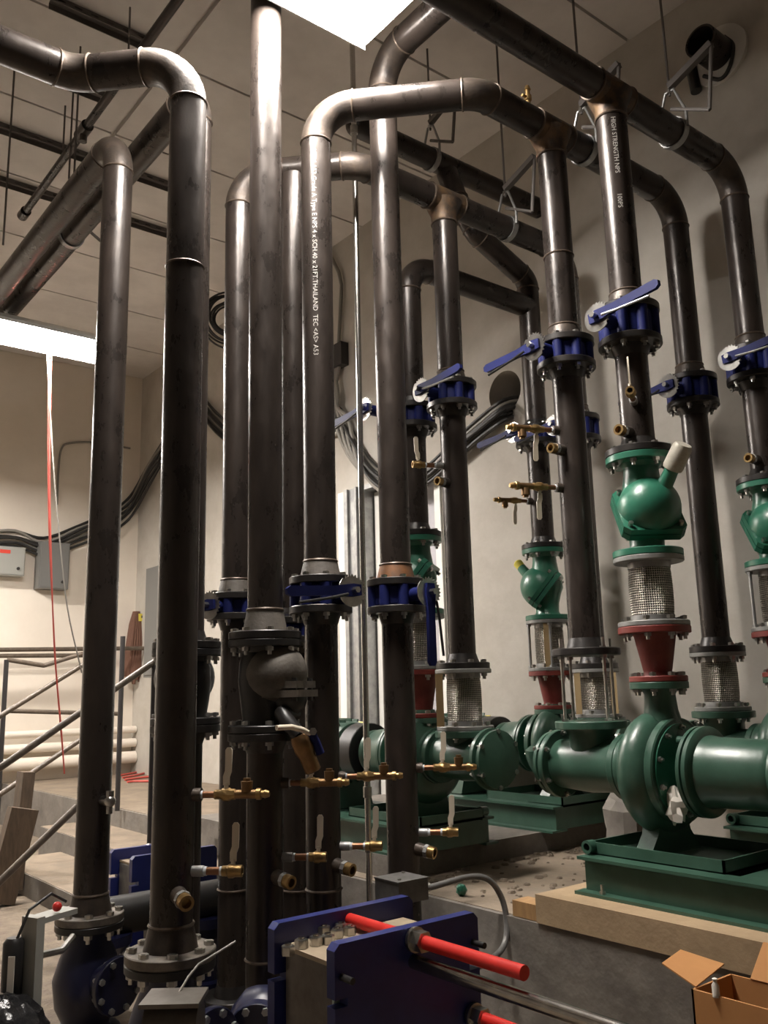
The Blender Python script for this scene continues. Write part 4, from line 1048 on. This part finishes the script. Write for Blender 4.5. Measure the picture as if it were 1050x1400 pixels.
# capped pipe stub high on the right wall
ws = onx(985, 77, XW)
sw = thing('pipe_stub', 'short rusty open pipe stub poking from the wall above the right elbows', 'pipe', ws)
MT['wallpatch'] = mat('pale_grout', (.66, .64, .60), .85)
part(sw, 'grout_collar', 'wallpatch', lambda m: m.tube((XW-.001, ws.y, ws.z), (XW-.03, ws.y, ws.z), .215, .11, 36))
part(sw, 'pipe', 'pipe', lambda m: m.tube((XW, ws.y, ws.z), (XW-.26, ws.y, ws.z), .115, .100, 32))
cj = thing('conduit', 'black looped conduit beside the rusty pipe stub', 'conduit', ws+V((0, -.15, -.1)))
part(cj, 'tube', 'cable', lambda m: m.sweep(smooth([onx(990, 50, XW-.04), onx(1002, 62, XW-.04), onx(998, 90, XW-.04), onx(985, 108, XW-.04), onx(962, 104, XW-.04)]), .014, 10))
part(cj, 'fitting', 'cable', lambda m: m.cyl(onx(945, 92, XW-.04), onx(952, 125, XW-.04), .04, n=12))

# ------------------------------------------------------------------ cables, boxes and things on the walls
def cable(label, pts, r, mt, group):
    pts = [V(p) for p in pts]
    return tag(part(None, 'cable', mt, lambda m: m.sweep(smooth(pts, 5), r, 8)), label, 'cable', group)
def wallpt(px, py, off):
    p = onx(px, py, XW-off)
    return p if p.y < YB-off else ony(px, py, YB-off)
path = [(-30, 738), (20, 736), (60, 748), (105, 733), (150, 712), (178, 690), (202, 648), (225, 612), (250, 570), (272, 556), (292, 575), (318, 600), (352, 628), (385, 628), (412, 604), (440, 585), (462, 572), (480, 600), (505, 640), (540, 664), (580, 652), (620, 618), (655, 585), (690, 560)]
shade = ['uppermost', 'second', 'third', 'fourth', 'fifth', 'sixth', 'lowest']
for i in range(7):
    j = [random.uniform(-3, 3) for _ in path]
    pts = [wallpt(x+.4*i, y+(i-3)*4.2+j[k], .04+.025*(i % 4)) for k, (x, y) in enumerate(path)]
    pts.append(V((XW+.3, niche.y+.02*(i-3), niche.z-.06+.02*(3-i))))
    cable(f'{["dark", "grey"][i % 3 == 1]} cable, {shade[i]} of the bundle draped along the walls into the round opening', pts, .020, 'greycable' if i % 3 == 1 else 'cable', 'cables draped along the walls')
for i in range(4):
    pts = [wallpt(455+i*3, 500, .05), wallpt(462-i*2, 540+i*4, .08), wallpt(458+i*6, 572, .10), wallpt(475+i*5, 620+i*4, .09), wallpt(515+i*4, 668+i*3, .06)]
    cable(f'grey cable dropping from the wall box, {["first", "second", "third", "fourth"][i]} from the left', pts, .022, 'greycable', 'cables from the wall box')
co = onx(314, 434, 4.35)
ck = thing('cable_coil', 'coil of dark cable hanging between the left risers', 'cable', co)
hd = V((co.x, co.y, 0)).normalized(); sdv = V((-hd.y, hd.x, 0))
for i in range(11):
    rr = .15+.017*i
    part(ck, 'loop', ['cable', 'darkrail', 'cable'][i % 3], lambda m: m.torus(co+hd*random.uniform(-.05, .05)+sdv*random.uniform(-.025, .025)+V((0, 0, random.uniform(-.05, .02))), hd+V((random.uniform(-.12, .12), random.uniform(-.12, .12), random.uniform(-.08, .08))), rr, .011, 44, 6))
part(ck, 'hanging_strap', 'cable', lambda m: m.cyl(co+V((0, 0, .24)), V((co.x, co.y, ZC-.001)), .010, n=8))
wb = onx(467, 490, XW)
bx_ = thing('wall_box', 'small dark wall box with conduit between the stencilled riser and the conduit', 'box', wb)
part(bx_, 'box', 'darkrail', lambda m: m.box((XW-.10, wb.y-.13, wb.z-.12), (XW-.001, wb.y+.13, wb.z+.14)))
part(bx_, 'conduit', 'greycable', lambda m: m.sweep([wb+V((-.04, 0, .1)), onx(467, 390, XW-.04), onx(463, 372, XW-.04), onx(452, 350, XW-.04), onx(430, 335, XW-.04)], .022, 10))
def wbox(label, px0, py0, px1, py1, mt, depth, name='electrical_box'):
    a, b = ony(px0, py0, YB-.001), ony(px1, py1, YB-.001)
    t = thing(name, label, 'box', ((a.x+b.x)/2, YB, min(a.z, b.z)), None, 'electrical boxes on the far wall')
    part(t, 'enclosure', mt, lambda m: m.box((a.x, YB-depth, b.z), (b.x, YB-.001, a.z)))
    part(t, 'door', mt, lambda m: m.box((a.x+.015, YB-depth-.012, b.z+.015), (b.x-.015, YB-depth, a.z-.015)))
    part(t, 'latch', 'black', lambda m: m.cyl((b.x-.09, YB-depth-.012, b.z+.10), (b.x-.09, YB-depth-.03, b.z+.10), .022, n=12))
    return t, a, b
wbox('tall grey electrical box with sloping underside on the far wall', 49, 743, 86, 808, 'greybox', .22)
tb, a_, b_ = wbox('pale grey electrical box with red marking at the left frame edge', -18, 748, 27, 790, 'lightbox', .2)
part(tb, 'red_marking', 'print_red', lambda m: m.box((a_.x+.12, YB-.216, a_.z-.10), (a_.x+.26, YB-.2121, a_.z-.05)))
ep = thing('distribution_cabinet', 'tall grey electrical panel seen edge on beside the mop', 'box', (XW-.2, 12.2, 2.2))
pa_, pb_ = onx(200, 778, XW-.25), onx(218, 925, XW-.25)
part(ep, 'enclosure', 'greybox', lambda m: m.box((XW-.25, 11.45, pb_.z), (XW-.001, pa_.y, pa_.z)))
part(ep, 'door', 'greybox', lambda m: m.box((XW-.265, 11.5, pb_.z+.03), (XW-.25, pa_.y-.04, pa_.z-.03)))
mp = thing('mop', 'brown string mop head hung upside down on the far wall', 'mop', ony(186, 900, YB-.1))
mt_ = ony(187, 836, YB-.12); mb_ = ony(184, 925, YB-.12)
part(mp, 'mop_head', 'mop', lambda m: m.sweep([mt_, mt_+(mb_-mt_)*.2, mt_+(mb_-mt_)*.55, mt_+(mb_-mt_)*.9, mb_], [.06, .11, .15, .18, .16], 14))
for k in range(7):
    x_ = -.12+.04*k
    part(mp, 'yarn_strand', 'mop', lambda m: m.sweep([mt_+V((x_*.4, -.07, -.05)), mt_+(mb_-mt_)*.5+V((x_, -.15, 0)), mb_+V((x_*1.1, -.08, -.05-.03*(k % 3)))], .028, 8))
part(mp, 'clamp', 'yellow', lambda m: m.obox(mt_+V((.06, -.11, -.10)), (1, 0, 0), (0, 1, 0), (0, 0, 1), .075, .03, .055))
part(mp, 'clamp_window', 'black', lambda m: m.obox(mt_+V((.06, -.141, -.09)), (1, 0, 0), (0, 1, 0), (0, 0, 1), .045, .004, .018))
for i, (row, r) in enumerate(((1003, .05), (1022, .06), (1043, .085))):
    p = ony(60, row, YB-.16)
    tag(part(None, 'wall_pipe', 'wallcream', lambda m: m.cyl((XL+.01, YB-.16, p.z), (XW-.01, YB-.16, p.z), r, n=16)), ['topmost cream pipe along the foot of the far wall', 'middle cream pipe along the foot of the far wall', 'lowest and thickest cream pipe along the foot of the far wall'][i], 'pipe', 'cream pipes along the far wall')
# cords dropping from the left light
for i, (pts, mt, lab) in enumerate((([(66, 478), (66, 600), (67, 720), (72, 830), (77, 920), (84, 1000), (88, 1058)], 'redcord', 'thin red cord hanging from the left light, reaching the floor'),
        ([(70, 474), (68, 640), (70, 760), (74, 880), (80, 960), (86, 1030)], 'redcord', 'thin red cord hanging close behind the longer red cord'),
        ([(64, 472), (72, 620), (80, 720), (92, 830), (112, 920)], 'greycable', 'thin grey cord slanting down from the left light'))):
    Y = 7.72+.12*i
    cable(lab, [V((ony(*pts[0], Y).x, Y, 4.80))]+[ony(x, y, Y) for x, y in pts[1:]], .0065, mt, 'cords under the left light')
for i in range(4):
    b0 = onz(165+i*3, 1060+i*3, ZU+.02); pts = [b0, onz(185, 1056+i*4, ZU+.02), onz(207+i, 1050+i*6, ZU+.02), onz(235+i*4, 1062+i*2, ZU+.02)]
    cable(f'red extension lead lying on the raised floor, {["first", "second", "third", "fourth"][i]} of four', pts, .014, 'redcord', 'red leads on the floor')
# wall outline conduit
cable('thin conduit framing the upper part of the far wall', [ony(78, 690, YB-.03), ony(80, 640, YB-.03), ony(84, 614, YB-.03), ony(95, 606, YB-.03), ony(130, 605, YB-.03), ony(178, 613, YB-.03)], .016, 'greycable', 'wall conduits')
# warning label
wl = onx(392, 757, XW); yl = thing('warning_label', 'yellow warning label on the wall between the centre risers', 'sign', wl)
part(yl, 'plate', 'yellow', lambda m: m.box((XW-.012, wl.y-.09, wl.z-.06), (XW-.001, wl.y+.09, wl.z+.06)))
part(yl, 'letter', 'black', lambda m: (m.box((XW-.014, wl.y-.01, wl.z-.03), (XW-.012, wl.y, wl.z+.035)), m.box((XW-.014, wl.y-.06, wl.z-.03), (XW-.012, wl.y-.05, wl.z+.035)), m.obox((XW-.013, wl.y-.03, wl.z+.002), (0, .045, -.06), (1, 0, 0), (0, .06, .045), .036, .001, .006)))

# ------------------------------------------------------------------ litter
def lump(name, label, cat, c, r, mt, sx=(1, 1, 1), seed=1, rough=.25, n=12):
    rnd = random.Random(seed); m = MB(); m.sphere((0, 0, 0), r, n, n*2//3)
    m.v = [V((p.x*sx[0], p.y*sx[1], p.z*sx[2]))*(1+rnd.uniform(-rough, rough)) for p in m.v]
    zmin = min(p.z for p in m.v)
    m.v = [p+V((c[0], c[1], c[2]-zmin)) for p in m.v]
    return tag(m.build(name, mt, None, 20), label, cat)
c = onx(845, 1112, 4.75); lump('concrete_chunk', 'broken lump of grey concrete behind the nearest pump', 'rubble', (c.x, 3.62, ZU+.004), .17, 'concrete', (.9, .8, 1.25), 3, .2)
c = onx(915, 1110, 3.66); lump('crumpled_paper', 'crumpled pale paper wedged behind the nearest pump casing', 'paper', (3.655, 2.512, .965), .075, 'paper', (.5, .62, 1.0), 4, .3)
t_ = lump('crumpled_paper', 'crumpled pale paper lying under the nearest pump bearing frame', 'paper', (3.95, 2.1, ZP+.172), .10, 'paper', (.7, 1.2, .8), 8, .3)
lump('bottle_cap', 'small green bottle cap shaped lump on the sandy ledge', 'litter', (3.42, 3.72, ZU+.004), .03, 'green', (1, 1, 1), 5, .1)
tag(part(None, 'wood_stick', 'wood', lambda m: m.obox((4.2, 3.16, ZU+.03), (.9, .3, 0), (-.3, .9, 0), (0, 0, 1), .16, .02, .018)), 'short pale timber stick lying beside the tan pad end', 'wood')
tag(part(None, 'paper_cup', 'paper', lambda m: m.lathe([(0, 0), (.03, 0), (.036, .08), (.033, .08), (.028, .004), (0, .004)], (3.98, 3.14, ZU+.004), (0, 0, 1), 16)), 'small pale paper cup beside the tan pad end', 'cup')

# dark machinery and litter at the foot of the left risers
mf = thing('pipe_manifold', 'black pipe manifold in the dark behind the left control valves', 'pipe', (2.1, 4.9, 0))
run(mf, [(1.90, 4.95, .45), (3.15, 4.95, .45)], r=.10, mt='black')
for x_ in (1.95, 2.55, 2.9): part(mf, 'branch', 'darkblue', lambda m: m.lathe([(.13, 0), (.13, .03), (.085, .035), (.085, .25), (.15, .32), (.15, .37), (0, .37)], (x_, 4.95, 0), (0, 0, 1), 28))
part(mf, 'support', 'black', lambda m: m.box((2.2, 4.90, 0), (2.3, 5.0, .36)))
st_ = thing('strainer', 'dark blue strainer body low behind the thickest looking left riser', 'valve', (2.05, 3.35, 0))
part(st_, 'body', 'darkblue', lambda m: m.lathe([(0, 0), (.16, 0), (.16, .03), (.11, .04), (.13, .14), (.15, .26), (.12, .36), (.07, .42), (0, .44)], (2.02, 3.42, 0), (0, 0, 1), 32))
part(st_, 'cover', 'darkblue', lambda m: m.disc(V((2.02, 3.42, .30))-_F*.10, -_F, .12, .06, 28))
bolts(st_, V((2.02, 3.42, .30))-_F*.155, -_F, .10, 8, .02, .016, 'galv')
MT['glossbag'] = mat('black_plastic', (.012, .012, .013), .22, 0, bump=.8, bscale=12)
bg = onz(10, 1400, .25); lump('rubbish_bag', 'black crumpled plastic bag in the bottom left corner', 'bag', (bg.x-.02, bg.y, 0), .19, 'glossbag', (1.0, 1.0, .95), 11, .05, n=26)
